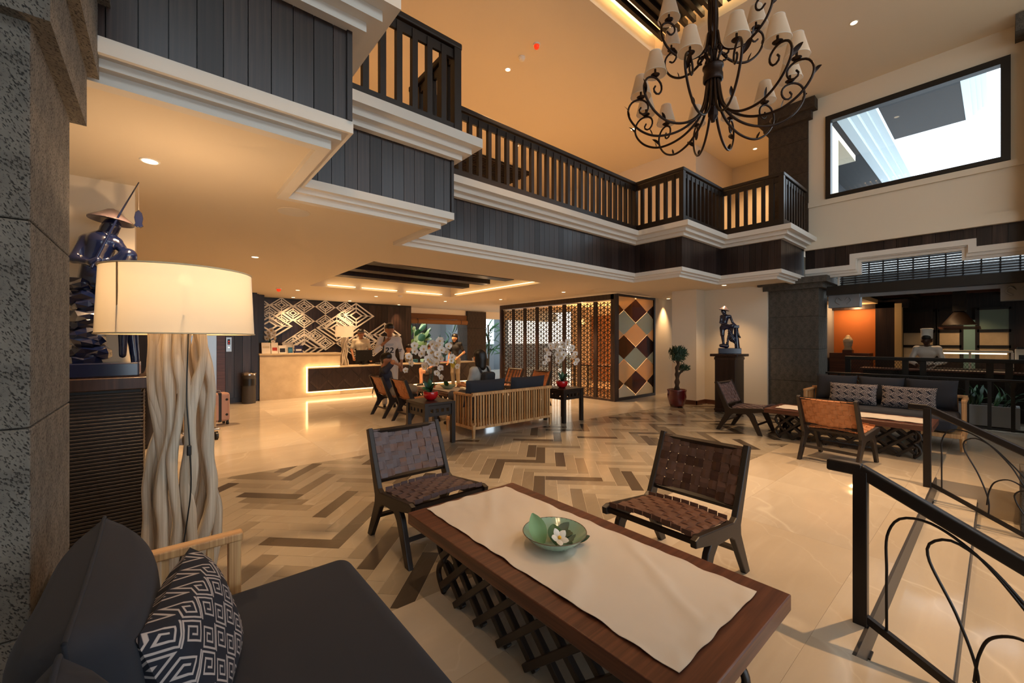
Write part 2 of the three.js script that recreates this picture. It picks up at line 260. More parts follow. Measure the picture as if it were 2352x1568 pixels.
// ---- balcony fascia: mouldings, planks, ledge ----
{
  const b = SG('balcony_wall');
  M('moulding', [band(fascia, 0.008, -0.3, 2.69, 2.76), band(fascia, -0.045, -0.3, 2.652, 2.69), band(fascia, -0.09, -0.16, 2.6, 2.652)], m.trim, b);
  M('backing', band(fascia, -0.03, -0.2, 2.76, 3.3), m.black, b);
  M('ledge', [band(fascia, 0.065, -0.2, 3.29, 3.345), band(fascia, 0.135, -0.2, 3.345, 3.41), band(fascia, 0.215, -0.3, 3.41, 3.5)], m.trim, b);
  M('upper_floor', plan([...offs(fascia, -0.28), [14, -2.53], [14, -12], [-3, -12]].reverse(), 3.3, 3.49), m.cream, b);
  const w = 0.105, pg = ready(box(w - 0.004, 0.54, 0.03)), pms = [m.plank, m.plankB, m.plankC];
  for (let s = 0; s < fascia.length - 1; s++) {
    const A = fascia[s], B = fascia[s + 1], n = nrm(A, B), L = Math.hypot(B[0] - A[0], B[1] - A[1]), dx = (B[0] - A[0]) / L, dz = (B[1] - A[1]) / L;
    if (n[0] > 0.5) { M('plank', box(L + 0.03, 0.54, 0.03, (A[0] + B[0]) / 2 - 0.015, 3.03, (A[1] + B[1]) / 2, 0, Math.PI / 2), m.plankC, b); continue; }
    const k = Math.round(L / w), ww = L / k;
    for (let i = 0; i < k; i++) { const t = s === 0 ? L - (i + 0.5) * w : (i + 0.5) * ww; if (s === 0 && (A[0] + dx * t < -0.9)) break; const p = M('plank', pg, pms[(i * 7 + s) % 5 % 3], b); p.position.set(A[0] + dx * t - n[0] * 0.015, 3.03, A[1] + dz * t - n[1] * 0.015); p.rotation.y = Math.abs(dx) > 0.5 ? 0 : Math.PI / 2; p.scale.x = s === 0 ? 1 : ww / w; }
  }
}
// ---- balcony railings ----
{
  const rl = offs(fascia, 0.02), lab = ['dark timber railing over the nearest plank panel at upper left', '', 'dark timber railing on the second balcony step with a thick end post', '', 'longest dark timber railing running along the recessed balcony side', 'short dark timber railing stepping forward from the long railing', 'dark timber railing facing front between two stepping pieces under the chandelier', 'dark timber railing stepping forward closest to the stone column', 'last short dark timber railing ending at the stone column'];
  const bg = ready(box(0.055, 0.74, 0.055)), done = new Set([0, 1, 3]);
  for (let s = 0; s < rl.length - 1; s++) {
    if (s === 0) continue;
    const A = rl[s], B = rl[s + 1], L = Math.hypot(B[0] - A[0], B[1] - A[1]), back = nrm(fascia[s], fascia[s + 1])[0] > 0.5;
    const t = T('balcony_railing', back ? (s === 1 ? 'railing return joining the nearest plank step to the second balcony step' : 'short railing return behind the second balcony step corner post') : lab[s], 'railing', A[0], 3.5, A[1], Math.atan2(-(B[1] - A[1]), B[0] - A[0]), 'balcony railings');
    M('handrail', rbox(L + 0.09, 0.06, 0.1, 0.012, L / 2, 0.945, 0), m.blackwood, t);
    M('top_board', box(L, 0.09, 0.03, L / 2, 0.86, 0), m.blackwood, t);
    M('bottom_board', box(L, 0.15, 0.06, L / 2, 0.075, 0), m.blackwood, t);
    M('post', box(0.08, 0.92, 0.08, 0, 0.46, 0), m.blackwood, t); 
    const n = Math.max(2, Math.round(L / 0.161));
    for (let i = 1; i < n; i++) { const b = M('baluster', bg, m.blackwood, t); b.position.set(i * L / n, 0.52, 0); }
  }
}
// ---- upper shell ----
{
  const hole = [[2.85, -3.7], [6.25, -3.7], [6.25, -0.3], [2.85, -0.3]];
  S('ceiling_upper', plan([[-3.2, 3.2], [10.06, 3.2], [10.06, -2.45], [14, -2.45], [14, -12], [-3.2, -12]], HU, HU + 0.15, [hole]), m.plaster);
  const c = SG('ceiling_upper_coffer');
  M('recess', [bb(2.7, 6.4, 6.66, 6.74, -3.85, -0.15), bb(2.75, 2.85, HU + 0.15, 6.66, -3.8, -0.2), bb(6.25, 6.35, HU + 0.15, 6.66, -3.8, -0.2), bb(2.75, 6.35, HU + 0.15, 6.66, -3.8, -3.7), bb(2.75, 6.35, HU + 0.15, 6.66, -0.3, -0.2)], m.plaster, c);
  const sg = ready(box(3.1, 0.09, 0.05));
  for (let i = 0; i < 24; i++) { const b = M('slat', sg, i % 3 ? m.blackwood : m.plankC, c); b.position.set(4.55, 6.285, -3.46 + i * 0.127); }
  M('slat_board', bb(3.0, 6.1, 6.42, 6.44, -3.48, -0.52), m.plankC, c);
  for (const [x, z, w, d] of [[4.55, -3.61, 3.1, 0.1], [4.55, -0.39, 3.1, 0.1], [2.93, -2, 0.1, 3.1], [6.17, -2, 0.1, 3.1]]) { M('light_strip', box(w * 0.98, 0.02, d * 0.5, x, 6.45, z), m.led, c); const l = new THREE.RectAreaLight(WARM, 62, w, d); light(l, x, 6.465, z); l.lookAt(x + (4.55 - x) * 0.001, 8, z); }
  const d = SG('ceiling_slat_panel');                                   // dark slatted ceiling over the gallery
  M('panel', bb(3.0, 7.94, HU - 0.03, HU - 0.012, -10.6, -8.5), m.black, d);
  for (let i = 0; i < 26; i++) M('slat', bb(3.0, 7.94, HU - 0.07, HU - 0.03, -10.56 + i * 0.08, -10.52 + i * 0.08), m.blackwood, d);
  S('wall_back', [bb(-3, 10, 3.49, HU, -12, -11.8), bb(-3.2, -3, -1, 6.9, -17, 3.2)], m.plaster);
  S('wall_gallery', [bb(9.88, 10.1, 3.49, HU, -11.8, -4.95), bb(9.88, 12.2, 3.49, HU, -4.95, -4.75), bb(12.0, 12.2, 3.49, HU, -4.75, -2.5)], m.plaster);
  S('wall_gallery_side', [bb(10.05, 12.2, 3.49, HU, -2.6, -2.45)], m.plaster);
  // entrance side behind the camera: tall daylight openings
  S('wall_entrance', [bb(-3.2, 10, 6.05, HU, 3, 3.2), bb(-3.2, 10, 2.7, 4.3, 3, 3.2), bb(-3.2, -1.2, -1, 6.2, 3, 3.2), bb(2.3, 2.7, 4, 6.2, 3, 3.2), bb(6.2, 17, -1, 2.8, 3, 3.2), bb(6.1, 6.5, 4, 6.2, 3, 3.2), bb(9.6, 10.1, 2, 6.2, 3, 3.2)], m.plaster);
  S('roof_porch', bb(-4, 18, 3.1, 3.3, 3.2, 8.5), m.plaster); S('ground_porch', bb(-4, 18, -1.2, -1.0, 3, 30), m.grey);
}
// ---- window wall on the right ----
{
  const X = 9.84;
  S('wall_right', [bb(X, X + 0.22, 3.3, 4.22, -2.6, 3), bb(X, X + 0.22, 5.8, HU, -2.6, 3), bb(X, X + 0.22, 4.22, 5.8, -2.6, -2.17), bb(X, X + 0.22, 4.22, 5.8, 0.12, 0.95), bb(X, X + 0.22, 4.22, 5.8, 2.8, 3)], m.plaster);
  S('trim_1', [bb(X - 0.035, X, 4.1, 4.2, -2.45, 0.3), bb(X - 0.06, X, 3.36, 3.43, -2.5, 0.4), bb(X - 0.1, X, 3.25, 3.36, -2.5, 0.4)], m.plaster);
  const w = SG('window_1');
  M('window_frame', [bb(X - 0.04, X + 0.1, 5.7, 5.8, -2.17, 0.12), bb(X - 0.04, X + 0.1, 4.21, 4.28, -2.17, 0.12), bb(X - 0.04, X + 0.1, 4.28, 5.7, -2.17, -2.09), bb(X - 0.04, X + 0.1, 4.28, 5.7, 0.02, 0.12)], m.black, w);
  M('pane', bb(X + 0.06, X + 0.066, 4.27, 5.71, -2.1, 0.03), m.glass, w);
  // timber band and the stepped moulding over the restaurant opening
  const b = SG('wall_right_beam'), q = (z0, z1, y0) => { for (let z = z0; z < z1 - 0.02; z += 0.16) { const e = Math.min(z1, z + 0.16); M('plank', bb(X - 0.03, X + 0.02, y0, 3.26, z + 0.002, e - 0.002), [m.plank, m.plankB, m.plankC][Math.abs(Math.round(z * 50)) % 3], b); } };
  q(-2.5, -1.8, 2.84); q(-1.8, -0.225, 3.05); q(-0.225, 0.45, 2.9);
  M('backing', [bb(X + 0.02, X + 0.2, 2.8, 3.3, -2.5, -1.8), bb(X + 0.02, X + 0.2, 3.05, 3.3, -1.8, -0.2), bb(X + 0.02, X + 0.2, 2.86, 3.3, -0.2, 5)], m.black, b);
  const stp = (e, dy, h) => ext([[-2.5, 2.79 - dy + h], [-1.8 + dy, 2.79 - dy + h], [-1.8 + dy, 3.08 - dy], [-0.225 - dy, 3.08 - dy], [-0.225 - dy, 2.86 - dy + h], [0.5, 2.86 - dy + h], [0.5, 2.86 - dy], [-0.225 - h - dy, 2.86 - dy], [-0.225 - h - dy, 3.08 - h - dy], [-1.8 + h + dy, 3.08 - h - dy], [-1.8 + h + dy, 2.79 - dy], [-2.5, 2.79 - dy]], e + 0.1).rotateY(-Math.PI / 2).translate(X + 0.1, 0, 0);
  M('moulding', [stp(0.05, 0, 0.09), stp(0.02, 0.05, 0.06), stp(-0.02, 0.1, 0.06)], m.trim, b);
  // louvre and header
  const lv = SG('louvre');
  for (let i = 0; i < 16; i++) M('slat', box(0.07, 0.014, 2.35, 10.12, 2.55 + i * 0.042, -0.83, 0, 0, 0.5), m.blackwood, lv);
  for (let i = 0; i < 12; i++) M('stile', box(0.02, 0.72, 0.02, 10.17, 2.86, -1.98 + i * 0.2), m.black, lv);
  M('end', [bb(10.05, 10.2, 2.5, 2.78, -2.03, -2.0)], m.trim, lv);
  S('trim_2', [bb(10.0, 10.16, 2.36, 2.53, -2.2, 3)], m.black);
  S('wall_right_lower', [bb(9.9, 10.2, 2.9, 3.3, 0.4, 3), bb(9.9, 10.15, 0, 3.3, 1.6, 3)], m.plaster);
}
// ---- stone columns ----
{
  const col = (name, x0, x1, z0, z1, h, mt, cap) => { const o = SG(name); const H = Math.round(h / 0.62); for (let i = 0; i < H; i++) M('stone_block', [rbox(x1 - x0, h / H - 0.003, z1 - z0, 0.006, (x0 + x1) / 2, (i + 0.5) * h / H, (z0 + z1) / 2)], mt, o); if (cap) for (const [e, y0, y1] of cap) M('capital', bb(x0 - e, x1 + e, y0, y1, z0 - e, z1 + e), mt, o); return o; };
  col('column_near', -1.2, -0.29, -2.48, -1.81, 2.4, m.stoneNear, [[0.045, 2.37, 2.6], [0.08, 2.6, 2.9], [0.12, 2.9, 3.28]]);
  col('column_right', 9.78, 10.4, -3.15, -2.27, 2.6, m.stone, [[0.08, 2.5, 2.6], [0.16, 2.6, 2.72]]);
  const up = SG('column_upper'); for (let i = 0; i < 4; i++) M('stone_block', rbox(0.62, 0.66, 0.7, 0.006, 10.1, 3.5 + 0.33 + i * 0.663, -2.8), m.stoneBrown, up); M('capital', [bb(9.7, 10.5, 5.85, 6.0, -3.22, -2.38), bb(9.62, 10.55, 6.0, 6.21, -3.3, -2.3)], m.stoneBrown, up);
  col('column_window', 9.55, 10.1, 0.26, 0.95, 6.2, m.stone, [[0.1, 5.95, 6.2]]);
  col('column_far', 8.95, 9.85, -13.9, -13.2, 2.62, m.stoneBrown);
}
// ---- lower walls ----
S('wall_pier', [bb(9.3, 10.6, 0, HC, -5.05, -4.46)], m.plaster);
S('wall_alcove', [bb(9.72, 10.2, 0, HC, -4.46, -3.15)], m.plaster);
S('wall_lit', [bb(10.25, 12.6, 0, HC, -6.3, -6.08), bb(12.4, 12.6, 0, HC, -11, -6)], m.plaster);
S('baseboard_alcove', [bb(9.28, 9.3, 0, 0.1, -5.05, -4.44), bb(9.28, 9.72, 0, 0.1, -4.46, -4.44), bb(9.7, 9.72, 0, 0.1, -4.44, -3.15)], m.top);
S('wall_partition', [bb(-3, -0.157, 0, HC, -4.5, -4.28)], m.plaster);
S('wall_reception', [bb(1.78, 6.38, 0, HC, -13.0, -12.75)], m.black);
S('wall_lobby', [bb(-3, 1.78, 0, HC, -13.2, -11.75), bb(1.78, 2.0, 0, HC, -13, -12.15)], m.plankC);
S('wall_far', [bb(6.38, 14, 2.36, HC + 0.1, -13.5, -13.3), bb(-3, 6.4, 0, 3, -13.3, -13.0)], m.plaster);
{
  const w = SG('wall_slats'), w2 = SG('wall_lift');                                          // grooved dark cladding behind the desk and by the lift
  const wg = ready(box(0.2, HC - 0.06, 0.03));
  for (let i = 0; i < 22; i++) { const p = M('plank', wg, [m.plank, m.plankC, m.plankB][i * 5 % 3], w); p.position.set(2.0 + i * 0.203, (HC - 0.06) / 2, -12.735); }
  for (let i = 0; i < 4; i++) { const p = M('plank', wg, [m.plank, m.plankC][i % 2], w2); p.position.set(1.22 + i * 0.17, (HC) / 2, -11.73); p.scale.x = 0.82; }
  M('lift_jamb', bb(0.97, 1.13, 0, HC, -11.78, -11.7), m.top, w2);
  M('lift_door', bb(0.2, 0.97, 0, 2.2, -11.78, -11.74), m.steel, w2);
  M('skirting', bb(1.13, 1.78, 0, 0.12, -11.74, -11.7), m.plankC, w2);
}
// ---- recessed downlights ----
{
  const ring = ready(lathe([[0.038, 0], [0.052, -0.004], [0.055, 0], [0.055, 0.01], [0.036, 0.02]], 18)), disc = ready(cyl(0.04, 0.04, 0.004, 0, -0.003, 0, 16));
  const dl = (x, y, z, I, label, ang = 0.95, tx = x, tz = z) => {
    const t = T('downlight', label, 'downlight', x, y, z, 0, 'recessed ceiling downlights');
    M('trim_ring', ring, m.white, t); M('bulb', disc, m.glow, t);
    const l = new THREE.SpotLight(WARM, I, 0, ang, 0.7); light(l, x, y - 0.016, z); l.target.position.set(tx, 0, tz); scene.add(l.target); l.shadow.radius = 2;
  };
  const L = HC - 0.002, U = HU - 0.002;
  dl(-0.06, L, -3.62, 42, 'glowing round downlight above the fishing statue and lamp shade', 0.95, -0.25, -4.0);
  dl(1.0, L, -6.77, 96, 'glowing downlight in the lower ceiling left of the timber coffer');
  dl(2.4, L, -10.5, 96, 'tiny downlight in ceiling above the left end of reception desk');
  dl(4.3, L, -10.6, 96, 'tiny downlight in ceiling above the middle of reception desk');
  dl(6.4, L, -10.6, 80, 'tiny downlight in ceiling above the right part of reception desk');
  dl(7.37, L, -6.77, 96, 'downlight in ceiling in front of the lattice screen, nearer one');
  dl(7.3, L, -9.1, 96, 'downlight in ceiling in front of the lattice screen, farther one');
  dl(9.06, L, -3.75, 26, 'downlight above the blue statue on the tall dark pedestal', 0.75, 9.2, -3.7);
  dl(10.72, L, -5.93, 35, 'downlight washing the narrow beige wall beside the diamond glass', 0.6);
  dl(5.85, L, -12.56, 26, 'downlight washing the dark wall at the right end of the diamonds', 0.6);
  dl(2.7, L, -12.3, 20, 'downlight washing the diamond wall pattern on the left', 0.9, 2.8, -12.8);
  dl(4.2, L, -12.3, 20, 'downlight washing the diamond wall pattern in the middle', 0.9, 4.3, -12.8);
  dl(2.85, HC + 0.4, -6.15, 48, 'downlight inside the front edge of the timber coffer');
  dl(0.3, L, -9.2, 64, 'downlight in ceiling before the lift door');
  dl(11, L, -8.2, 130, 'downlight inside the room behind the lattice screen');
  dl(4.63, U, -5.57, 130, 'bright downlight in upper ceiling below the smoke detector');
  dl(8.07, U, -5.32, 110, 'upper ceiling downlight seen between the chandelier arms');
  dl(11.2, U, -3.9, 50, 'downlight in the gallery corner behind the stone column');
  dl(2.0, U, -7.4, 140, 'downlight over the gallery behind the second railing step');
  dl(6.6, U, -7.6, 150, 'downlight over the gallery near the dark slatted ceiling');
  dl(3.7, U, -4.15, 230, 'high ceiling downlight above the herringbone floor before the long railing', 0.5, 4.2, -3.6);
  dl(5.2, U, 0.5, 350, 'high ceiling downlight aimed at the marble beside the steps', 0.5, 4.2, -0.9);
  dl(7.9, U, -1.4, 220, 'high ceiling downlight over the restaurant sofa table', 0.42, 6.6, -1.5);
  dl(0.6, U, -1.4, 60, 'high ceiling downlight over the nearest sofa', 0.5, 0.4, -3.4);
}
// ================= FURNITURE BUILDERS =================
function ribbon(path, side, w, th) {                                     // flat strap along path; side = unit vector across
  const n = path.length, pos = [], idx = [], uv = []; let L = 0;
  for (let i = 0; i < n; i++) {
    const t = path[Math.min(n - 1, i + 1)].clone().sub(path[Math.max(0, i - 1)]).normalize(), up = t.clone().cross(side).normalize().multiplyScalar(th / 2); if (i) L += path[i].distanceTo(path[i - 1]);
    for (const [a, b] of [[-1, 1], [1, 1], [1, -1], [-1, -1]]) { const p = path[i].clone().addScaledVector(side, a * w / 2).addScaledVector(up, b); pos.push(p.x, p.y, p.z); uv.push(a * w / 2 + w, L); }
  }
  for (let i = 0; i < n - 1; i++) for (let k = 0; k < 4; k++) { const a = i * 4 + k, b = i * 4 + (k + 1) % 4; idx.push(a, b, a + 4, b, b + 4, a + 4); }
  idx.push(0, 2, 1, 0, 3, 2, (n - 1) * 4, (n - 1) * 4 + 1, (n - 1) * 4 + 2, (n - 1) * 4, (n - 1) * 4 + 2, (n - 1) * 4 + 3);
  const g = new THREE.BufferGeometry(); g.setAttribute('position', new THREE.Float32BufferAttribute(pos, 3)); g.setAttribute('uv', new THREE.Float32BufferAttribute(uv, 2)); g.setIndex(idx);
  const f = g.toNonIndexed(); f.computeVertexNormals(); f.userData.keep = true; return f;
}
function weave(nw, nl, W0, a, b, sag, out) {                              // a, b: [y,z] ends of the sling; returns geometries of straps
  const gs = [], at = (s, t, k) => { const y = a[0] + (b[0] - a[0]) * t, z = a[1] + (b[1] - a[1]) * t, dy = b[0] - a[0], dz = b[1] - a[1], L = Math.hypot(dy, dz), q = Math.sin(Math.PI * (s + 0.5)) * sag + k; return V(s * W0, y - dz / L * q * -out, z + dy / L * q * -out); };
  for (let i = 0; i < nw; i++) { const s = (i + 0.5) / nw - 0.5, p = []; for (let j = -1; j <= nl * 2 + 1; j++) p.push(j < 0 ? at(s, 0, 0.025) : j > nl * 2 ? at(s, 1, 0.025) : at(s, j / (nl * 2), ((i + Math.floor(j / 2)) % 2 ? 1 : -1) * (j % 2 ? 0.0048 : 0))); gs.push(ribbon(p, V(1, 0, 0), W0 / nw - 0.005, 0.004)); }
  const sd = V(0, b[0] - a[0], b[1] - a[1]).normalize(), len = Math.hypot(b[0] - a[0], b[1] - a[1]);
  for (let j = 0; j < nl; j++) { const p = []; for (let i = 0; i <= nw * 2; i++) p.push(at(i / (nw * 2) - 0.5, (j + 0.5) / nl, ((j + Math.floor(i / 2)) % 2 ? -1 : 1) * (i % 2 ? 0.0048 : 0))); gs.push(ribbon(p, sd, len / nl - 0.005, 0.004)); }
  return gs;
}
const chairGeo = (() => {
  const side = (x) => ext([[-0.36, 0.775], [-0.325, 0.785], [-0.22, 0.55], [-0.14, 0.385], [-0.1, 0.365], [0.34, 0.415], [0.375, 0.405], [0.37, 0.372], [0.2, 0.335], [0.235, 0.29], [0.345, 0.0], [0.295, 0.0], [0.17, 0.26], [0.12, 0.31], [-0.06, 0.3], [-0.11, 0.27], [-0.285, 0], [-0.335, 0], [-0.2, 0.27], [-0.195, 0.33], [-0.26, 0.5]], 0.036, 0.006).rotateY(-Math.PI / 2).translate(x + 0.018, 0, 0);
  return {
    frameL: ready(side(-0.285)), frameR: ready(side(0.285)),
    bars: [box(0.55, 0.03, 0.022, 0, 0.16, -0.225, 0.5), box(0.55, 0.03, 0.022, 0, 0.16, 0.275, -0.4), box(0.55, 0.025, 0.03, 0, 0.76, -0.335, 0.4), box(0.55, 0.025, 0.03, 0, 0.43, -0.19, 0.4), box(0.55, 0.025, 0.03, 0, 0.388, 0.345), box(0.55, 0.025, 0.03, 0, 0.355, -0.1)].map((g) => ready(g)),
    back: weave(9, 6, 0.53, [0.445, -0.175], [0.775, -0.325], 0.03, 1).map((g) => ready(g)), seat: weave(9, 8, 0.53, [0.375, -0.095], [0.413, 0.355], 0.02, 1).map((g) => ready(g)),
  };
})();
function chair(label, lm, x, z, ry, group) {
  const t = T('lounge_chair', label, 'chair', x, 0, z, ry, group);
  M('side_frame', chairGeo.frameL, m.blackwood, t); M('side_frame', chairGeo.frameR, m.blackwood, t);
  chairGeo.bars.forEach((g, i) => M(i < 2 ? 'stretcher' : 'crossbar', g, m.blackwood, t));
  const lms = Array.isArray(lm) ? lm : [lm];
  const b = M('back_strap', chairGeo.back[0], lms[0], t); chairGeo.back.slice(1).forEach((g, i) => M('back_strap', g, lms[(i * 5 + 1) % lms.length], t)); chairGeo.seat.forEach((g, i) => M('seat_strap', g, lms[(i * 3) % lms.length], t));
  return t;
}
function pillow(w, h, t, pinch = 0.05, n = 18) {                          // in xy, bulging along z
  const g = new THREE.PlaneGeometry(w, h, n, n), p = g.attributes.position, back = g.clone();
  const shape = (geo, s) => { const q = geo.attributes.position, uv = geo.attributes.uv; for (let i = 0; i < q.count; i++) { const x = q.getX(i), y = q.getY(i), u = 2 * x / w, v = 2 * y / h, k = Math.pow(Math.max(0, (1 - u ** 4) * (1 - v ** 4)), 0.5); q.setXYZ(i, x * (1 - pinch * (1 - v * v) * u * u), y * (1 - pinch * (1 - u * u) * v * v), s * t / 2 * k + 0.006 * Math.sin(9 * x + 5 * y) * k); uv.setXY(i, x, y); } geo.computeVertexNormals(); geo.userData.keep = true; return geo; };
  shape(g, 1); shape(back, -1); const ix = back.index.array; for (let i = 0; i < ix.length; i += 3) { const a = ix[i]; ix[i] = ix[i + 1]; ix[i + 1] = a; } back.computeVertexNormals();
  return [g, back];
}
function sofa(label, L, x, z, ry, opt = {}) {
  const t = T('slatted_sofa', label, 'sofa', x, 0, z, ry), H = 0.66, n = Math.round(L / 0.052), zb = -0.38;
  M('top_rail', rbox(L, 0.045, 0.05, 0.008, 0, H, zb), m.teak, t); M('bottom_rail', rbox(L, 0.04, 0.04, 0.006, 0, 0.15, zb), m.teak, t);
  const sg = ready(box(0.024, H - 0.18, 0.022));
  for (let i = 1; i < n; i++) { const b = M('slat', sg, i % 3 ? m.teak : m.teakB, t); b.position.set(-L / 2 + i * L / n, 0.405, zb); }
  for (const s of [-1, 1]) {
    const xs = s * (L / 2 - 0.02);
    M('arm_rail', rbox(0.055, 0.035, 0.52, 0.008, xs, 0.64, -0.13), m.teak, t);
    for (let i = 0; i < 7; i++) { const b = M('arm_slat', sg, i % 2 ? m.teak : m.teakB, t); b.position.set(xs, 0.4, -0.33 + i * 0.07); b.scale.y = 0.98; }
    M('arm_bottom_rail', rbox(0.04, 0.04, 0.5, 0.006, xs, 0.15, -0.13), m.teak, t);
    for (const [lz, tz] of [[zb, -0.03], [0.34, 0.03]]) M('leg', new THREE.CylinderGeometry(0.036, 0.022, 0.2, 4, 1).rotateY(Math.PI / 4).translate(xs - s * 0.01, 0.1, lz), m.teak, t);
    M('arm_post', rbox(0.045, 0.5, 0.045, 0.006, xs, 0.39, 0.1), m.teak, t);
  }
  M('seat_board', rbox(L - 0.06, 0.06, 0.76, 0.01, 0, 0.2, 0.02), m.teak, t);
  return t;
}
function lattice(L, H, th = 0.03) {                                      // crossing bars in the xy plane, centred, from y=0
  const gs = [], s = 0.19, run = H * 1.15;
  for (const sg of [1, -1]) for (let x0 = -L / 2 - run; x0 < L / 2 + run; x0 += s) {
    let t0 = 0, t1 = 1; const xa = sg > 0 ? x0 : x0 + run, dx = sg * run;
    for (const [lim, dir] of [[-L / 2, 1], [L / 2, -1]]) { const ta = (lim - xa) / dx; if (dx * dir > 0) t0 = Math.max(t0, ta); else t1 = Math.min(t1, ta); }
    if (t1 - t0 < 0.08) continue;
    gs.push([[xa + dx * t0, H * t0, sg * th * 0.35], [xa + dx * t1, H * t1, sg * th * 0.35]]);
  }
  return gs;
}
function coffeeTable(label, x0, x1, z0, z1, H = 0.45) {                  // long side along z
  const cx = (x0 + x1) / 2, cz = (z0 + z1) / 2, w = x1 - x0, L = z1 - z0, t = T('coffee_table', label, 'table', cx, 0, cz);
  M('tabletop', rbox(w, 0.065, L, 0.006, 0, H - 0.0325, 0), m.top, t);
  for (const s of [-1, 1]) {
    const lx = s * (w / 2 - 0.14), l2 = L - 0.34;
    for (const [a, b] of lattice(l2, H - 0.075)) M('lattice_bar', bar([lx + a[2] * s, a[1] + 0.008, a[0]], [lx + b[2] * s, b[1] + 0.008, b[0]], 0.03, 0.034, 0.005), m.blackwood, t);
    const wave = (x, z, dx, dz) => { const p = []; for (let i = 0; i <= 12; i++) { const k = i / 12; p.push([x + dx * 0.055 * Math.abs(Math.sin(k * Math.PI * 2)), 0.015 + k * (H - 0.09), z + dz * 0.055 * Math.abs(Math.sin(k * Math.PI * 2))]); } return tube(p, 0.017, 24, 6); };
    for (const e of [-1, 1]) { M('scalloped_post', wave(lx, e * l2 / 2, 0, e), m.blackwood, t); M('scalloped_post', wave(lx, e * l2 / 2, -s, 0), m.blackwood, t); }
  }
  for (const e of [-1, 1]) { const a = w / 2 - 0.14, z = e * (L / 2 - 0.17); M('end_bar', bar([-a, 0.03, z], [a, H - 0.08, z], 0.03, 0.034), m.blackwood, t); M('end_bar', bar([a, 0.03, z + 0.02 * e], [-a, H - 0.08, z + 0.02 * e], 0.03, 0.034), m.blackwood, t); }
  return t;
}
function cloth(poly4, y, label) {                                        // rumpled runner over four plan corners
  const n = 40, k = 60, g = new THREE.PlaneGeometry(1, 1, n, k), p = g.attributes.position, uv = g.attributes.uv, [A, B, C, D] = poly4;
  for (let i = 0; i < p.count; i++) {
    let u = p.getX(i) + 0.5, v = 0.5 - p.getY(i); const e = Math.min(u, 1 - u, v, 1 - v), wv = 0.0022 * (Math.sin(v * 33 + u * 7) + Math.sin(v * 71)) * (u < 0.02 || u > 0.98 ? 1 : 0), wu = 0.002 * Math.sin(u * 23) * (v < 0.01 || v > 0.99 ? 1 : 0);
    const x = (A[0] * (1 - u) + B[0] * u) * (1 - v) + (D[0] * (1 - u) + C[0] * u) * v + wv, z = (A[1] * (1 - u) + B[1] * u) * (1 - v) + (D[1] * (1 - u) + C[1] * u) * v + wu;
    const h = 0.009 * fbm(u, v, 4, 9, 4, 77) + 0.006 * Math.max(0, Math.sin(u * 8 + v * 17 + 3 * fbm(u, v, 3, 3, 2, 5))) ** 6 * (e > 0.01 ? 1 : 0.3) + (e < 0.02 ? 0.002 * (1 + Math.sin(u * 31 + v * 57)) : 0);
    p.setXYZ(i, x, y + 0.002 + h, z); uv.setXY(i, x, z);
  }
  g.computeVertexNormals(); const nm = g.attributes.normal; if (nm.getY(5) < 0) { const ix = g.index.array; for (let i = 0; i < ix.length; i += 3) { const a = ix[i]; ix[i] = ix[i + 1]; ix[i + 1] = a; } g.computeVertexNormals(); }
  const under = g.clone(), q = under.attributes.position; for (let i = 0; i < q.count; i++) q.setY(i, Math.max(y + 0.0005, q.getY(i) - 0.0015)); const ix = under.index.array; for (let i = 0; i < ix.length; i += 3) { const a = ix[i]; ix[i] = ix[i + 1]; ix[i + 1] = a; } under.computeVertexNormals();
  g.userData.keep = under.userData.keep = true; return tag(M('table_runner', [g, under], m.linen), label, 'table runner', 'linen runners');
}
const leafGeo = (L, w, bend, n = 8) => { const g = new THREE.PlaneGeometry(w, L, 4, n), p = g.attributes.position; for (let i = 0; i < p.count; i++) { const t = p.getY(i) / L + 0.5, k = Math.pow(Math.sin(Math.PI * Math.min(0.985, 0.06 + t * 0.93)), 0.8); p.setXYZ(i, p.getX(i) * k, t * L * Math.cos(bend * t * 0.8), Math.sin(bend * t) * L * 0.6 * t + Math.abs(p.getX(i)) * k * 0.35); } g.computeVertexNormals(); return g; };
function bowl(label, r, x, y, z) {
  const t = T('celadon_bowl', label, 'bowl', x, y, z, 0, 'celadon bowls'), n = 72, prof = [[0.32, 0], [0.4, 0.02], [0.62, 0.12], [0.84, 0.3], [1, 0.46], [0.985, 0.47], [0.81, 0.32], [0.58, 0.15], [0.3, 0.06], [0.0, 0.05]];
  const g = lathe(prof.map(([a, b]) => [a * r, b * r]), n), p = g.attributes.position; for (let i = 0; i < p.count; i++) { const a = Math.atan2(p.getZ(i), p.getX(i)), q = Math.hypot(p.getX(i), p.getZ(i)) / r, k = 1 + 0.012 * Math.cos(a * 36) * (q > 0.45 && q < 0.99 ? 1 : 0); p.setX(i, p.getX(i) * k); p.setZ(i, p.getZ(i) * k); } g.computeVertexNormals();
  M('bowl_body', g, m.celadon, t); M('rim', new THREE.TorusGeometry(r * 0.993, r * 0.012, 6, 48).rotateX(Math.PI / 2).translate(0, r * 0.465, 0), mat('#5b4a38', 0.4), t); return t;
}
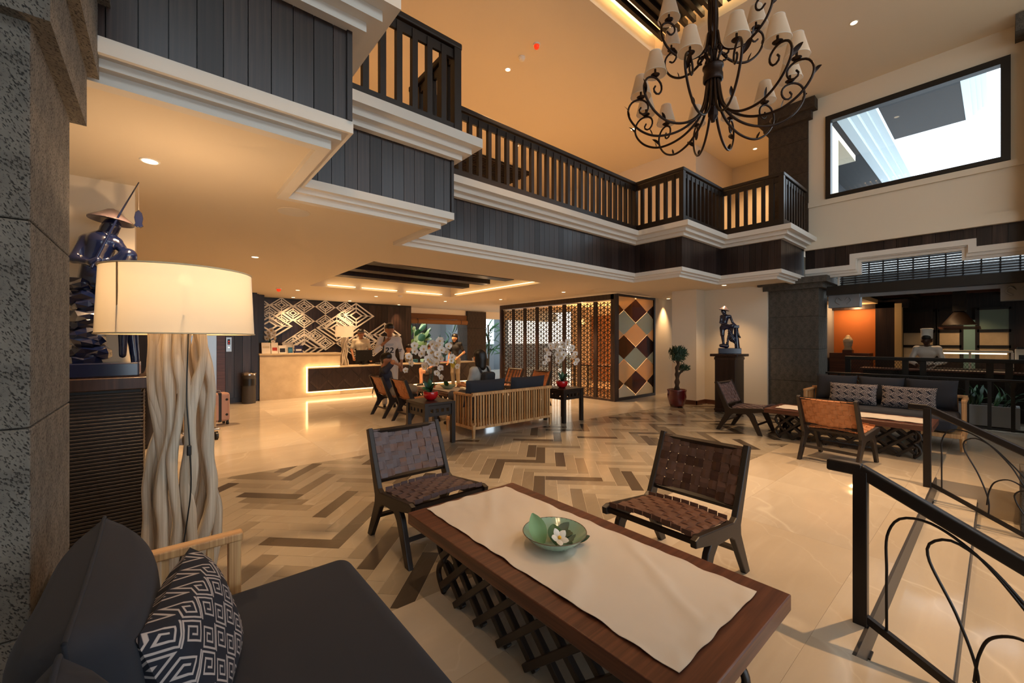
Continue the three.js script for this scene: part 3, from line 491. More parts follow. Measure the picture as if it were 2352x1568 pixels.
// ================= FOREGROUND SEATING =================
chair('purplish brown woven leather chair at the far end of the nearest coffee table', [m.leatherP, m.leatherP, m.leatherD], 1.49, -2.755, 0, 'woven leather lounge chairs');
chair('dark brown woven leather chair on the right long side of the nearest coffee table', [m.leatherD, m.leatherD, mat('#b89a90', 0.4, { map: m.leatherD.map })], 2.5, -1.32, -Math.PI / 2, 'woven leather lounge chairs');
chair('dark woven leather chair standing alone in front of the tall statue pedestal', [m.leatherP], 7.3, -2.69, 0, 'woven leather lounge chairs');
chair('tan woven leather chair seen from behind beside the iron handrail', [m.leatherO], 6.27, -1.27, Math.PI / 2 - 0.12, 'woven leather lounge chairs');
chair('tan woven chair under the man raising his arm', [m.leatherO], 3.5, -7.79, Math.PI / 2, 'woven leather lounge chairs');
chair('tan woven chair between the raised-arm man and the orchid side table', [m.leatherO], 3.53, -6.88, Math.PI / 2, 'woven leather lounge chairs');
chair('brown leather chair just left of another behind the slatted sofa', [m.leatherO, m.leatherD], 6.45, -7.85, -Math.PI / 2, 'woven leather lounge chairs');
chair('brown leather chair before the lattice screen, right one behind the slatted sofa', [m.leatherO], 6.4, -6.85, -Math.PI / 2, 'woven leather lounge chairs');
coffeeTable('nearest long dark brown coffee table with black lattice base', 1.096, 1.9, -2.235, -0.53);
cloth([[1.2, -2.2], [1.8, -2.19], [1.8, -0.62], [1.18, -0.62]], 0.45, 'crumpled beige linen runner on the nearest coffee table');
{
  const bx = 1.46, bz = -1.4;
  bowl('ribbed pale green bowl with leaves and a white flower on the nearest table', 0.155, bx, 0.457, bz);
  const lf = (label, L, w, x, y, z, rx, ry, rz, mt) => { const o = M('fallen_leaf', xf(leafGeo(L, w, 0.3), 0, 0, 0, rx, ry, rz), mt); o.position.set(x, y, z); return tag(o, label, 'leaf', 'leaves in the green bowl'); };
  lf('pale green leaf standing upright in the green bowl', 0.16, 0.085, bx - 0.05, 0.47, bz - 0.03, -0.25, -0.6, 0.2, mat('#8ea873', 0.55));
  lf('dark green leaf lying on the right side of the green bowl', 0.15, 0.08, bx + 0.02, 0.485, bz - 0.01, -1.2, 0, -1.5, m.leafD);
  lf('mid green leaf under the white flower in the bowl', 0.14, 0.08, bx - 0.03, 0.48, bz + 0.05, -1.35, 0, -0.6, m.leaf);
  lf('darkest glossy leaf in front in the green bowl', 0.13, 0.06, bx + 0.03, 0.48, bz + 0.05, -1.3, 0, -1.9, m.leafD);
  const fl = T('frangipani_flower', 'small white flower with yellow heart in the green bowl', 'flower', bx - 0.005, 0.505, bz + 0.035); fl.rotation.set(0.5, 0.6, 0.2);
  const pg = ready(xf(leafGeo(0.05, 0.034, 0.5), 0, 0, 0, 0.9)); for (let i = 0; i < 5; i++) { const p = M('petal', pg, m.petal, fl); p.rotation.y = i * Math.PI * 0.4; } M('heart', sph(0.009, 0, 0.008, 0, 8), mat('#f0b429', 0.6), fl);
}
// near sofa on the left
sofa('light wood slatted sofa in the bottom left corner', 2.3, 0.13, -0.93, Math.PI / 2);
tag(M('seat_cushion', rbox(0.92, 0.2, 2.12, 0.07, 0.215, 0.36, -0.93, 0, 0, 0, 4), m.fabric), 'charcoal seat cushion of the nearest sofa', 'cushion');
for (const [k, z] of [[0, -1.52], [1, -0.74]]) { const c = M('back_cushion', pillow(0.74, 0.43, 0.24), m.fabric); c.position.set(-0.125, 0.66, z); c.rotation.set(0, Math.PI / 2, 0); c.rotateX(-0.08); tag(c, k ? 'charcoal back cushion nearer the camera on the corner sofa' : 'charcoal back cushion by the patterned pillow on the corner sofa', 'cushion', 'dark back cushions'); M('piping', tube([...Array(33).keys()].map((i) => { const q = i / 8, e = Math.floor(q) % 4, f = (q - Math.floor(q)) * 2 - 1, [u, v] = [[f, 1], [1, -f], [-f, -1], [-1, f]][e]; return [0.37 * u * (1 - 0.05 * (1 - v * v) * u * u), 0.215 * v * (1 - 0.05 * (1 - u * u) * v * v), 0]; }), 0.005, 96, 6), m.fabric, c); }
{ const c = M('patterned_pillow', pillow(0.46, 0.37, 0.16), m.key); c.position.set(0.065, 0.61, -1.45); c.rotation.set(0, Math.PI / 2 - 0.25, 0); c.rotateX(-0.3); tag(c, 'dark blue pillow with pale square spiral pattern on the nearest sofa', 'pillow', 'square spiral pillows'); }
// sofa by the restaurant
sofa('light wood sofa with patterned pillows in front of the restaurant railing', 1.84, 8.35, -1.2, -Math.PI / 2);
tag(M('seat_cushion', rbox(0.98, 0.2, 1.7, 0.07, 8.31, 0.36, -1.2, 0, 0, 0, 4), m.fabric), 'charcoal seat cushion of the sofa by the restaurant', 'cushion');
[-1.76, -1.2, -0.64].forEach((z, i) => { const c = M('back_cushion', pillow(0.55, 0.44, 0.18), m.fabric); c.position.set(8.6, 0.68, z); c.rotation.set(0, -Math.PI / 2, 0); c.rotateX(-0.25); tag(c, ['left', 'middle', 'right'][i] + ' charcoal back cushion on the sofa by the restaurant', 'cushion', 'dark back cushions'); });
[-1.5, -0.86].forEach((z, i) => { const c = M('patterned_pillow', pillow(0.6, 0.32, 0.14), m.key); c.position.set(8.36, 0.63, z); c.rotation.set(0, -Math.PI / 2, 0); c.rotateX(-0.3); tag(c, ['left', 'right'][i] + ' long spiral patterned pillow on the sofa by the restaurant', 'pillow', 'square spiral pillows'); });
coffeeTable('dark brown lattice table between tan chair and the restaurant sofa', 6.95, 7.7, -2.3, -0.5, 0.44);
cloth([[7.1, -2.2], [7.55, -2.2], [7.55, -0.58], [7.1, -0.58]], 0.44, 'beige linen runner on the table by the restaurant sofa');
bowl('shallow pale green bowl on the table by the restaurant sofa', 0.15, 7.3, 0.447, -1.42);
// ================= CHANDELIER =================
{
  const cx = 4.55, cz = -2.0, t = T('chandelier', 'large bronze iron chandelier with scrolled arms and small cream shades', 'chandelier', cx, 0, cz, 0.15);
  M('stem', [cyl(0.028, 0.028, 2.3, 0, 5.25, 0, 12), cyl(0.05, 0.035, 0.25, 0, 4.03, 0, 12)], m.bronze, t);
  M('finial', lathe([[0.001, 3.82], [0.02, 3.825], [0.022, 3.845], [0.035, 3.86], [0.04, 3.88], [0.05, 3.89], [0.05, 3.96], [0.055, 3.97], [0.055, 3.985], [0.03, 3.99]], 20), m.bronze, t);
  M('collar', lathe([[0.085, 4.26], [0.1, 4.27], [0.1, 4.33], [0.092, 4.34], [0.092, 4.4], [0.105, 4.41], [0.105, 4.43], [0.06, 4.44]], 24), m.bronze, t);
  for (let i = 0; i < 8; i++) { const a = i * Math.PI / 4, g = tube([[0.05, 4.42, 0], [0.06, 4.52, 0], [0.1, 4.58, 0], [0.15, 4.56, 0], [0.15, 4.51, 0], [0.12, 4.5, 0]], 0.011, 18, 6); const o = M('crown_scroll', g, m.bronze, t); o.rotation.y = a; }
  M('top_bundle', [...Array(10).keys()].flatMap((i) => { const a = i * 0.628; return tube([[0.03 * Math.cos(a), 4.6, 0.03 * Math.sin(a)], [0.045 * Math.cos(a), 4.9, 0.045 * Math.sin(a)], [0.05 * Math.cos(a), 5.2, 0.05 * Math.sin(a)], [0.12 * Math.cos(a), 5.4, 0.12 * Math.sin(a)]], 0.009, 10, 5); }), m.bronze, t);
  const arm = (pts) => ready(tube(pts.map(([r, y]) => [r, y, 0]), (k) => 0.015 - 0.005 * k, 64, 7));
  const low = arm([[0.06, 4.42], [0.065, 4.2], [0.13, 3.94], [0.33, 3.77], [0.58, 3.73], [0.76, 3.81], [0.87, 3.95], [0.885, 4.05], [0.84, 4.13], [0.75, 4.15], [0.68, 4.1], [0.675, 4.03], [0.72, 3.985], [0.77, 4.02], [0.75, 4.06]]);
  const high = arm([[0.05, 4.78], [0.09, 4.6], [0.22, 4.5], [0.38, 4.5], [0.52, 4.6], [0.585, 4.74], [0.57, 4.83], [0.5, 4.86], [0.44, 4.82], [0.44, 4.76], [0.48, 4.73], [0.52, 4.76]]);
  const leafG = ready(xf(leafGeo(0.16, 0.05, 0.9), 0, 0, 0, 0, Math.PI / 2, -0.55)), leafS = ready(xf(leafGeo(0.1, 0.035, 0.6), 0, 0, 0, 0, Math.PI / 2, 0.2));
  const cup = ready([lathe([[0.008, 0], [0.03, 0.004], [0.045, 0.018], [0.04, 0.02], [0.012, 0.012], [0.011, 0.075], [0.001, 0.075]], 16)]), sh = ready(new THREE.CylinderGeometry(0.058, 0.112, 0.22, 28, 1, true).translate(0, 0.135, 0)), bulb = ready(lathe([[0.001, 0.14], [0.008, 0.12], [0.011, 0.1], [0.008, 0.078]], 10)), rim = [new THREE.TorusGeometry(0.112, 0.003, 5, 28).rotateX(Math.PI / 2).translate(0, 0.025, 0), new THREE.TorusGeometry(0.058, 0.003, 5, 24).rotateX(Math.PI / 2).translate(0, 0.245, 0)].map((g) => ready(g));
  const put = (g, a, R, Y, leaf, k) => {
    const o = M('arm', g, m.bronze, t); o.rotation.y = a;
    const l1 = M('leaf', leafG, m.bronze, o); l1.position.set(leaf[0], leaf[1], 0); const l2 = M('leaf', leafS, m.bronze, o); l2.position.set(leaf[2], leaf[3], 0);
    const c = M('candle_cup', cup, m.bronze, o); c.position.set(R, Y, 0); const b = M('bulb', bulb, m.white, o); b.position.set(R, Y, 0);
    const s = M('lamp_shade', sh, m.shadeS, t); s.position.set(R * Math.cos(a), Y, -R * Math.sin(a)); for (const g of rim) M('shade_rim', g, m.white, s);
  };
  for (let i = 0; i < 12; i++) put(low, i * Math.PI / 6, 0.75, 4.16, [0.865, 3.96, 0.62, 3.735], i);
  for (let i = 0; i < 6; i++) put(high, i * Math.PI / 3 + 0.3, 0.5, 4.87, [0.575, 4.72, 0.4, 4.51], i);
}
// ================= DRIFTWOOD LAMPS =================
function branches(n, R0, R1, H, r, s0) {
  const out = []; seed = s0;
  for (let i = 0; i < n; i++) {
    let a = i / n * Math.PI * 2 + rr(-0.3, 0.3); const k = rr(-0.7, 0.7), pts = [], ph = rr(0, 6), w = rr(0.04, 0.09) * R0 * 4;
    for (let j = 0; j <= 8; j++) { const q = j / 8, R = (R0 + (R1 - R0) * q) * (0.8 + 0.2 * Math.cos(q * 5 + ph)) + 0.0, b = a + k * q; pts.push([R * Math.cos(b) + w * 0.4 * Math.sin(j * 1.7 + ph), q * H, R * Math.sin(b) + w * 0.4 * Math.cos(j * 1.3 + ph)]); }
    const rad = r * rr(0.75, 1.2), f = rr(0, 6); out.push(tube(pts, (q) => rad * (1 - 0.25 * q + 0.12 * Math.sin(q * 17 + f) + 0.06 * Math.sin(q * 41 + f)), 48, 9));
  }
  return out;
}
{
  const t = T('driftwood_floor_lamp', 'floor lamp of bundled driftwood branches with a wide cream drum shade', 'floor lamp', 0.09, 0, -3.22);
  branches(17, 0.17, 0.14, 1.56, 0.03, 99).forEach((g) => M('branch', g, m.drift, t));
  M('base', rbox(0.34, 0.03, 0.3, 0.01, 0, 0.015, 0), m.drift, t);
  const s = M('lamp_shade', [new THREE.CylinderGeometry(0.362, 0.378, 0.375, 56, 1, true).translate(0, 1.682, 0)], m.shade, t);
  for (const [r, y] of [[0.362, 1.869], [0.378, 1.495]]) M('shade_rim', new THREE.TorusGeometry(r, 0.005, 6, 56).rotateX(Math.PI / 2).translate(0, y, 0), mat('#d9c8a4', 0.8), s);
  M('seam', [box(0.009, 0.37, 0.003, -0.268, 1.682, 0.255, 0, -0.81)], mat('#a8845a', 0.9), s);
  M('shade_frame', [bar([-0.36, 1.6, 0], [0.36, 1.6, 0], 0.006), bar([0, 1.6, -0.36], [0, 1.6, 0.36], 0.006)], m.chrome, t);
  M('socket', cyl(0.018, 0.018, 0.2, 0.02, 1.69, 0, 12), m.plastic, t); M('bulb', sph(0.034, 0.02, 1.825, 0, 16, 1, 1.25, 1), m.glow, t);
  light(new THREE.PointLight(new THREE.Color().setRGB(1, 0.66, 0.38), 3.4), 0.11, 1.825, -3.22).shadow.radius = 1.6;
  M('cord', tube([[0.03, 1.5, 0.1], [0.02, 1.1, 0.17], [0.03, 0.9, 0.19], [0.03, 0.5, 0.2], [-0.1, 0.02, 0.26], [-0.4, 0.01, 0.3]], 0.004, 30, 5), m.plastic, t); M('switch', rbox(0.022, 0.06, 0.02, 0.006, 0.03, 0.82, 0.19), m.plastic, t);
}
{
  const t = T('driftwood_table_lamp', 'driftwood table lamp with a square cream shade on the reception desk', 'table lamp', 3.93, 0.8, -11.95);
  branches(8, 0.1, 0.085, 0.76, 0.024, 5).forEach((g) => M('branch', g, m.drift, t));
  M('lamp_shade', new THREE.CylinderGeometry(0.235, 0.245, 0.3, 32, 1, true).translate(0, 0.93, 0), m.shade, t); M('bulb', sph(0.03, 0, 0.94, 0, 12), m.glow, t); light(new THREE.PointLight(new THREE.Color().setRGB(1, 0.68, 0.42), 1.5), 3.93, 1.74, -11.95).shadow.radius = 1.4;
}
// ================= STATUES =================
const hat = (r, h, tilt, x, y, z) => xf(lathe([[0.001, h], [r * 0.25, h * 0.86], [r * 0.6, h * 0.42], [r, 0.0], [r * 0.98, -0.012], [r * 0.6, h * 0.36], [0.001, h * 0.8]], 28), x, y, z, 0, 0, tilt);
{
  const p = T('statue_pedestal', 'dark ribbed pedestal with timber slab beside the near stone column', 'pedestal', -0.3, 0, -4.06);
  M('body', box(0.38, 1.12, 0.36, 0, 0.56, 0), m.black, p); for (let i = 0; i < 46; i++) M('rib', rbox(0.405, 0.017, 0.385, 0.005, 0, 0.02 + i * 0.0238, 0, 0, 0, 0, 1), m.blackwood, p);
  M('top_slab', rbox(0.47, 0.085, 0.43, 0.008, 0, 1.1625, 0), m.plankB, p);
  const s = T('fisherman_statue', 'glossy dark blue seated fisherman statue with rod and wide hat', 'statue', -0.3, 1.205, -4.06);
  M('base', rbox(0.36, 0.1, 0.3, 0.012, 0, 0.05, 0), m.blue, s);
  const coral = []; for (let i = 0; i < 13; i++) { const g = new THREE.IcosahedronGeometry(0.075 + 0.02 * Math.sin(i * 2.1), 1), q = g.attributes.position; for (let k = 0; k < q.count; k++) { const f = 1 + 0.55 * hash(Math.round(q.getX(k) * 900), Math.round((q.getY(k) + q.getZ(k) * 3) * 900), i); q.setXYZ(k, q.getX(k) * f, q.getY(k) * f * 0.55, q.getZ(k) * f); } g.computeVertexNormals(); coral.push(g.rotateY(i).translate(-0.1 + 0.02 * Math.sin(i), 0.12 + i * 0.042, -0.01 * i % 0.03)); }
  M('coral_rock', coral, m.blue, s);
  M('figure', skin([[-0.06, 0.68, 0, -0.05, 0.82, 0, 0.08, 0.07], [-0.05, 0.82, 0, -0.02, 0.93, 0.02, 0.075, 0.085], [-0.09, 0.95, 0, 0.05, 0.95, 0.03, 0.035, 0.035], [-0.01, 0.96, 0.02, 0.02, 1.02, 0.03, 0.03, 0.03], [0.02, 1.03, 0.03, 0.035, 1.06, 0.05, 0.052, 0.048],
    [-0.1, 0.94, 0.01, -0.15, 0.8, 0.05, 0.034, 0.027], [-0.15, 0.8, 0.05, -0.05, 0.77, 0.14, 0.027, 0.02], [-0.05, 0.77, 0.14, -0.03, 0.79, 0.15, 0.026, 0.024],
    [0.06, 0.94, 0.04, 0.12, 0.84, 0.1, 0.032, 0.025], [0.12, 0.84, 0.1, 0.09, 0.78, 0.12, 0.024, 0.02],
    [-0.04, 0.67, 0.02, 0.12, 0.85, 0.1, 0.065, 0.045], [0.12, 0.85, 0.1, 0.13, 0.55, 0.05, 0.043, 0.028], [0.13, 0.55, 0.05, 0.17, 0.52, 0.1, 0.028, 0.02],
    [-0.03, 0.66, 0.03, 0.1, 0.6, 0.1, 0.06, 0.045], [0.1, 0.6, 0.1, 0.09, 0.15, 0.08, 0.042, 0.02], [0.12, 0.5, 0.02, 0.155, 0.1, 0.03, 0.04, 0.025]], 0.0085, 0.02), m.blue, s);
  M('hat', hat(0.125, 0.085, -0.12, 0.03, 1.095, 0.03), m.blueHat, s);
  M('fishing_rod', tube([[-0.055, 0.74, 0.16], [-0.02, 0.84, 0.155], [0.07, 1.1, 0.14], [0.175, 1.37, 0.12]], 0.009, 24, 7, 0.0035), m.blue, s);
  M('fishing_line', tube([[0.175, 1.37, 0.12], [0.175, 1.2, 0.12], [0.175, 1.17, 0.12]], 0.0008, 4, 4), m.white, s);
  M('fish', ext([[0, 0.06], [0.014, 0.045], [0.02, 0.01], [0.014, -0.03], [0.02, -0.045], [0.008, -0.055], [0, -0.05], [-0.008, -0.055], [-0.02, -0.045], [-0.014, -0.03], [-0.02, 0.01], [-0.014, 0.045]], 0.016, 0.004).translate(0.175, 1.11, 0.112), m.blue, s);
}
{
  const p = T('statue_pedestal', 'tall dark timber pedestal behind the lone lounge chair', 'pedestal', 9.02, 0, -3.63);
  M('body', [rbox(0.45, 1.14, 0.4, 0.006, 0, 0.57, 0)], m.plankC, p); for (const y of [0.04, 1.1]) M('band', box(0.47, 0.05, 0.42, 0, y, 0), m.plank, p); M('top_slab', rbox(0.6, 0.055, 0.54, 0.01, 0, 1.1675, 0), m.plankB, p);
  const s = T("net_mender_statue", 'glossy blue standing fisherman statue leaning on a post', 'statue', 9.02, 1.195, -3.63, -1.1);
  M('base', rbox(0.42, 0.12, 0.24, 0.01, 0, 0.06, 0), m.blue, s);
  M('figure', skin([[-0.1, 0.55, 0, -0.09, 0.68, 0, 0.062, 0.055], [-0.09, 0.68, 0, -0.07, 0.76, 0.01, 0.06, 0.065], [-0.14, 0.78, 0, 0, 0.78, 0.02, 0.03, 0.03], [-0.08, 0.8, 0.01, -0.1, 0.84, 0.02, 0.026, 0.025], [-0.1, 0.86, 0.02, -0.12, 0.885, 0.03, 0.043, 0.04],
    [-0.15, 0.78, 0, -0.17, 0.65, 0.06, 0.026, 0.02], [-0.17, 0.65, 0.06, 0.04, 0.57, 0.09, 0.02, 0.015], [0.01, 0.78, 0.02, 0.06, 0.65, 0.0, 0.026, 0.02], [0.06, 0.65, 0, 0.13, 0.57, 0.05, 0.02, 0.017],
    [-0.13, 0.54, 0, -0.13, 0.4, 0.01, 0.055, 0.04], [-0.13, 0.4, 0.01, -0.11, 0.22, 0, 0.036, 0.024], [-0.11, 0.21, 0, -0.13, 0.2, 0.05, 0.024, 0.018], [-0.07, 0.55, 0.02, 0.05, 0.58, 0.06, 0.05, 0.04], [0.05, 0.58, 0.06, 0.02, 0.36, 0.02, 0.034, 0.026]], 0.0085, 0.018), m.blue, s);
  M('hat', hat(0.1, 0.085, -0.2, -0.1, 0.915, 0.02), m.blueHat, s);
  M('post', [...tube([[0.12, 0.56, 0.02], [0.13, 0.35, 0], [0.15, 0.1, 0]], 0.042, 12, 8, 0.05), rbox(0.11, 0.06, 0.1, 0.01, 0.12, 0.56, 0.03), ...tube([[0.14, 0.5, 0.02], [0.17, 0.38, 0.04], [0.19, 0.34, 0.05]], 0.018, 8, 6)], m.blue, s);
  M('net', skin([[0.0, 0.5, 0.03, 0.06, 0.3, 0.03, 0.03, 0.06], [0.06, 0.3, 0.03, 0.12, 0.2, 0.02, 0.05, 0.02], [0, 0.5, 0.03, -0.04, 0.2, 0.03, 0.02, 0.025]], 0.009, 0.02, (x, y, z) => 0.008 * Math.sin(x * 160) * Math.sin(y * 160)), m.blue, s);
  M('fish', skin([[-0.16, 0.17, 0.03, -0.05, 0.16, 0.02, 0.035, 0.045], [-0.05, 0.16, 0.02, -0.02, 0.24, 0, 0.03, 0.01]], 0.009, 0.02), m.blue, s);
}
// ================= IRON HANDRAILS =================
function handrail(label, X) {
  const t = T('iron_handrail', label, 'handrail', X, 0, -0.48), e = 1.15, dn = (k, y) => [0, y - k * 0.517, k];
  M('rail', [rbox(0.055, 0.06, 0.15, 0.012, 0, 0.79, -0.045, 0.02), bar([0, 0.79, 0.01], [0, 0.79 - e * 0.517, e], 0.055, 0.065, 0.012)], m.rail, t);
  M('post', [rbox(0.058, 0.94, 0.058, 0.005, 0, 0.315, 0.02), rbox(0.08, 0.012, 0.09, 0.003, 0, -0.148, 0.02)], m.rail, t);
  M('bottom_bar', bar([0, 0.04, 0.03], [0, 0.04 - (e - 0.03) * 0.517, e], 0.032, 0.034), m.rail, t);
  M('end_post', rbox(0.05, 0.95, 0.05, 0.005, 0, 0.1 - 0.24, e), m.rail, t);
  const rod = (pts) => M('curved_rod', tube(pts.map(([k, y]) => [0, y, k]), 0.0065, 60, 6), m.rail, t);
  rod([[0.12, -0.02], [0.12, 0.3], [0.125, 0.5], [0.17, 0.585], [0.26, 0.6], [0.4, 0.52], [0.55, 0.33], [0.66, 0.12], [0.78, 0.05], [0.95, 0.1]]);
  rod([[0.42, -0.17], [0.42, -0.02], [0.36, 0.2], [0.265, 0.44], [0.27, 0.5], [0.33, 0.54], [0.42, 0.5], [0.56, 0.34], [0.68, 0.17], [0.82, 0.02], [0.98, -0.05]]);
  rod([[0.41, -0.06], [0.425, 0.07], [0.46, 0.16], [0.54, 0.2], [0.64, 0.14], [0.75, 0.0], [0.86, -0.14], [1.0, -0.2]]);
  rod([[0.72, -0.34], [0.66, -0.16], [0.58, 0.02], [0.575, 0.08], [0.62, 0.125], [0.7, 0.11], [0.78, 0.02], [0.9, -0.16], [1.02, -0.25]]);
  return t;
}
handrail('nearer black iron handrail with looping rods beside the steps', 2.75);
handrail('farther black iron handrail with looping rods beside the steps', 5.83);
tag(M('stone_newel', rbox(0.3, 1.05, 0.3, 0.01, 2.75, -0.38, 0.86), m.stone), 'low stone newel block at the bottom right corner of the steps', 'newel', 'stone newels');
tag(M('stone_newel', rbox(0.34, 1.25, 0.3, 0.01, 6.15, -0.35, 0.28), m.stone), 'low stone newel block behind the farther handrail', 'newel', 'stone newels');
// ================= RECEPTION =================
{
  const t = T('reception_desk', 'long stone reception desk with glowing strip around dark front panel', 'desk');
  M('high_counter', bb(1.82, 3.72, 0, 1.11, -12.1, -11.65), m.cream, t); M('high_top', rbox(1.94, 0.04, 0.52, 0.008, 2.77, 1.13, -11.87), m.cream, t);
  M('low_counter', bb(3.72, 8.2, 0, 0.74, -12.1, -11.72), m.cream, t); M('low_top', rbox(4.5, 0.04, 0.6, 0.008, 5.96, 0.76, -11.92), m.cream, t);
  const fp = M('front_panel', bb(2.9, 8.2, 0.15, 0.74, -11.64, -11.58), m.plankC, t);
  const cg = ready(box(0.3, 0.045, 0.012, 0, 0, 0, 0, 0, Math.PI / 4)), ch = ready(box(0.3, 0.045, 0.012, 0, 0, 0, 0, 0, -Math.PI / 4));
  for (let i = 0; i < 24; i++) for (let j = 0; j < 2; j++) { const o = M('chevron_slat', (i + j) % 2 ? cg : ch, [m.plank, m.plankC, m.plankB][(i * 3 + j) % 3], fp); o.position.set(3.05 + i * 0.215, 0.3 + j * 0.29, -11.577); }
  M('light_strip', [bb(2.86, 2.885, 0.13, 0.79, -11.63, -11.6)], m.led, t); M('light_strip', [bb(2.86, 8.2, 0.115, 0.135, -11.63, -11.6)], m.led, t); M('light_strip', bb(2.86, 3.7, 0.775, 0.79, -11.63, -11.6), m.led, t);
  for (const [x, y, w, h, ty] of [[2.84, 0.45, 0.03, 0.66, 0.45], [5.5, 0.1, 5.2, 0.03, -2], [3.28, 0.81, 0.8, 0.03, 3]]) { const l = new THREE.RectAreaLight(WARM, 20, w, h); light(l, x, y, -11.6); l.lookAt(x === 2.84 ? 1 : x, ty, -11.9); }
}
const rhomb = (() => {
  const make = (w, h, b) => { const gs = [], R = (k) => [[w / 2 * k, 0], [0, h / 2 * k], [-w / 2 * k, 0], [0, -h / 2 * k]]; let k = 1; for (let i = 0; i < 3; i++) { const th = b * 2.6 / h; gs.push(ext(R(k), 0.018, 0, [R(k - th)])); k -= i ? 0.3 : 0.33; } for (const [a, c] of [[[w * 0.12, 0], [w / 2 * 0.97, 0]], [[-w * 0.12, 0], [-w / 2 * 0.97, 0]], [[0, h * 0.12], [0, h / 2 * 0.97]], [[0, -h * 0.12], [0, -h / 2 * 0.97]]]) gs.push(bar([a[0], a[1], 0.009], [c[0], c[1], 0.009], b * 0.9, 0.018)); return ready(gs); };
  return { s: make(0.57, 0.42, 0.024), l: make(1.14, 0.78, 0.036) };
})();
[['s', 1.93, 2.45, 0], ['s', 2.5, 2.45, 1], ['s', 3.07, 2.45, 2], ['s', 3.64, 2.45, 3], ['s', 4.21, 2.45, 4], ['s', 2.21, 2.24, 5], ['s', 2.785, 2.24, 6], ['s', 2.5, 2.03, 7], ['s', 3.07, 2.03, 8], ['s', 3.64, 2.03, 9], ['s', 4.21, 2.03, 10], ['s', 3.07, 1.61, 11], ['s', 2.785, 1.4, 12], ['s', 3.355, 1.61, 13], ['s', 3.64, 1.4, 14], ['s', 4.21, 1.4, 15], ['s', 4.78, 1.61, 16], ['s', 4.5, 1.19, 17], ['s', 5.07, 1.19, 18], ['l', 2.2, 1.87, 19], ['l', 3.95, 1.84, 20], ['l', 4.52, 2.24, 21], ['l', 3.07, 1.27, 22], ['l', 5.42, 1.66, 23], ['l', 4.6, 1.45, 24]].forEach(([k, x, y, i]) => {
  const where = ['leftmost in the top row', 'second in the top row', 'third in the top row', 'fourth in the top row', 'fifth in the top row under the big one', 'at far left in the second row', 'in the second row between two top ones', 'at far left in the third row', 'below the third top one', 'above the table lamp to the left', 'overlapped by two big ones', 'above the lower left big one', 'left inside the lower left big one', 'right above the lower left big one', 'left of the table lamp base', 'behind the table lamp branches', 'over the shoulder of the receptionist', 'behind the computer screen', 'beside the man in the numbered shirt', 'behind the white orchid on the desk', 'directly left of the lamp shade', 'highest on the right of the wall', 'behind the brochures on the counter', 'farthest right behind the man in the numbered shirt', 'behind the receptionist'][i];
  const o = M('wall_diamond', rhomb[k], m.white); o.position.set(x, y, -12.718 + (k === 'l' ? 0.02 : 0) + i * 0.0004); tag(o, (k === 's' ? 'small' : 'large') + ' white openwork diamond on dark wall, ' + where, 'wall decor', 'white openwork wall diamonds');
});
// things on the desk
{
  const stand = (x, z, w, h, c, label, ins) => { const t = T('brochure_stand', label, 'brochure', x, 1.15, z, 0.15, 'brochures on the reception counter'); M('card', box(w, h, 0.012, 0, h / 2, 0, -0.12), mat(c, 0.6), t); if (ins) M('print', box(w * 0.7, h * ins[1], 0.004, 0, h * ins[2], 0.011, -0.12), mat(ins[0], 0.6), t); M('foot', box(w * 0.9, 0.008, 0.07, 0, 0.004, 0.0), m.white, t); };
  stand(1.98, -11.8, 0.2, 0.27, '#e9dfcf', 'tall plain white card stand at the left end of the counter', ['#cbbd9f', 0.12, 0.6]); stand(2.17, -11.82, 0.16, 0.27, '#efe6d8', 'white menu holder with red print on the counter', ['#b33b30', 0.3, 0.4]); stand(2.34, -11.8, 0.18, 0.2, '#efe9e0', 'white box with a dark square print on the counter', ['#1c2434', 0.5, 0.38]); stand(2.5, -11.95, 0.26, 0.28, '#d9d3c8', 'pale card standing behind the blue leaflets', ['#eee8dc', 0.4, 0.6]); stand(2.52, -11.78, 0.11, 0.15, '#2b5f80', 'small bright blue leaflet on the counter', ['#3b83a8', 0.5, 0.5]); stand(2.72, -11.82, 0.2, 0.2, '#232a55', 'dark indigo leaflet box at the right end of the brochures', ['#dfe4ea', 0.25, 0.4]);
  const mon = (x, z, ry, label) => { const t = T('monitor', label, 'monitor', x, 0.78, z, ry, 'reception monitors'); M('screen_back', rbox(0.5, 0.31, 0.03, 0.008, 0, 0.27, 0), m.plastic, t); M('neck', box(0.06, 0.14, 0.03, 0, 0.08, -0.03), m.plastic, t); M('foot', rbox(0.22, 0.012, 0.16, 0.004, 0, 0.006, -0.02), m.plastic, t); M('badge', box(0.04, 0.006, 0.003, 0, 0.26, 0.017), m.chrome, t); };
  mon(4.45, -11.85, 0.1, 'black monitor seen from behind next to the table lamp'); mon(6.25, -11.9, 0.05, 'black monitor partly hidden behind the man in the numbered shirt');
  tag(M('paper_tray', [rbox(0.3, 0.03, 0.22, 0.005, 4.95, 0.796, -11.82), rbox(0.28, 0.02, 0.2, 0.004, 4.95, 0.822, -11.82)], m.darkgrey), 'dark document tray on the low counter beside the monitor', 'tray');
  tag(M('red_folder', rbox(0.3, 0.012, 0.2, 0.003, 7.1, 0.787, -11.8, 0, 0.3), mat('#b5322a', 0.5)), 'flat red folder lying on the right end of the counter', 'folder');
}
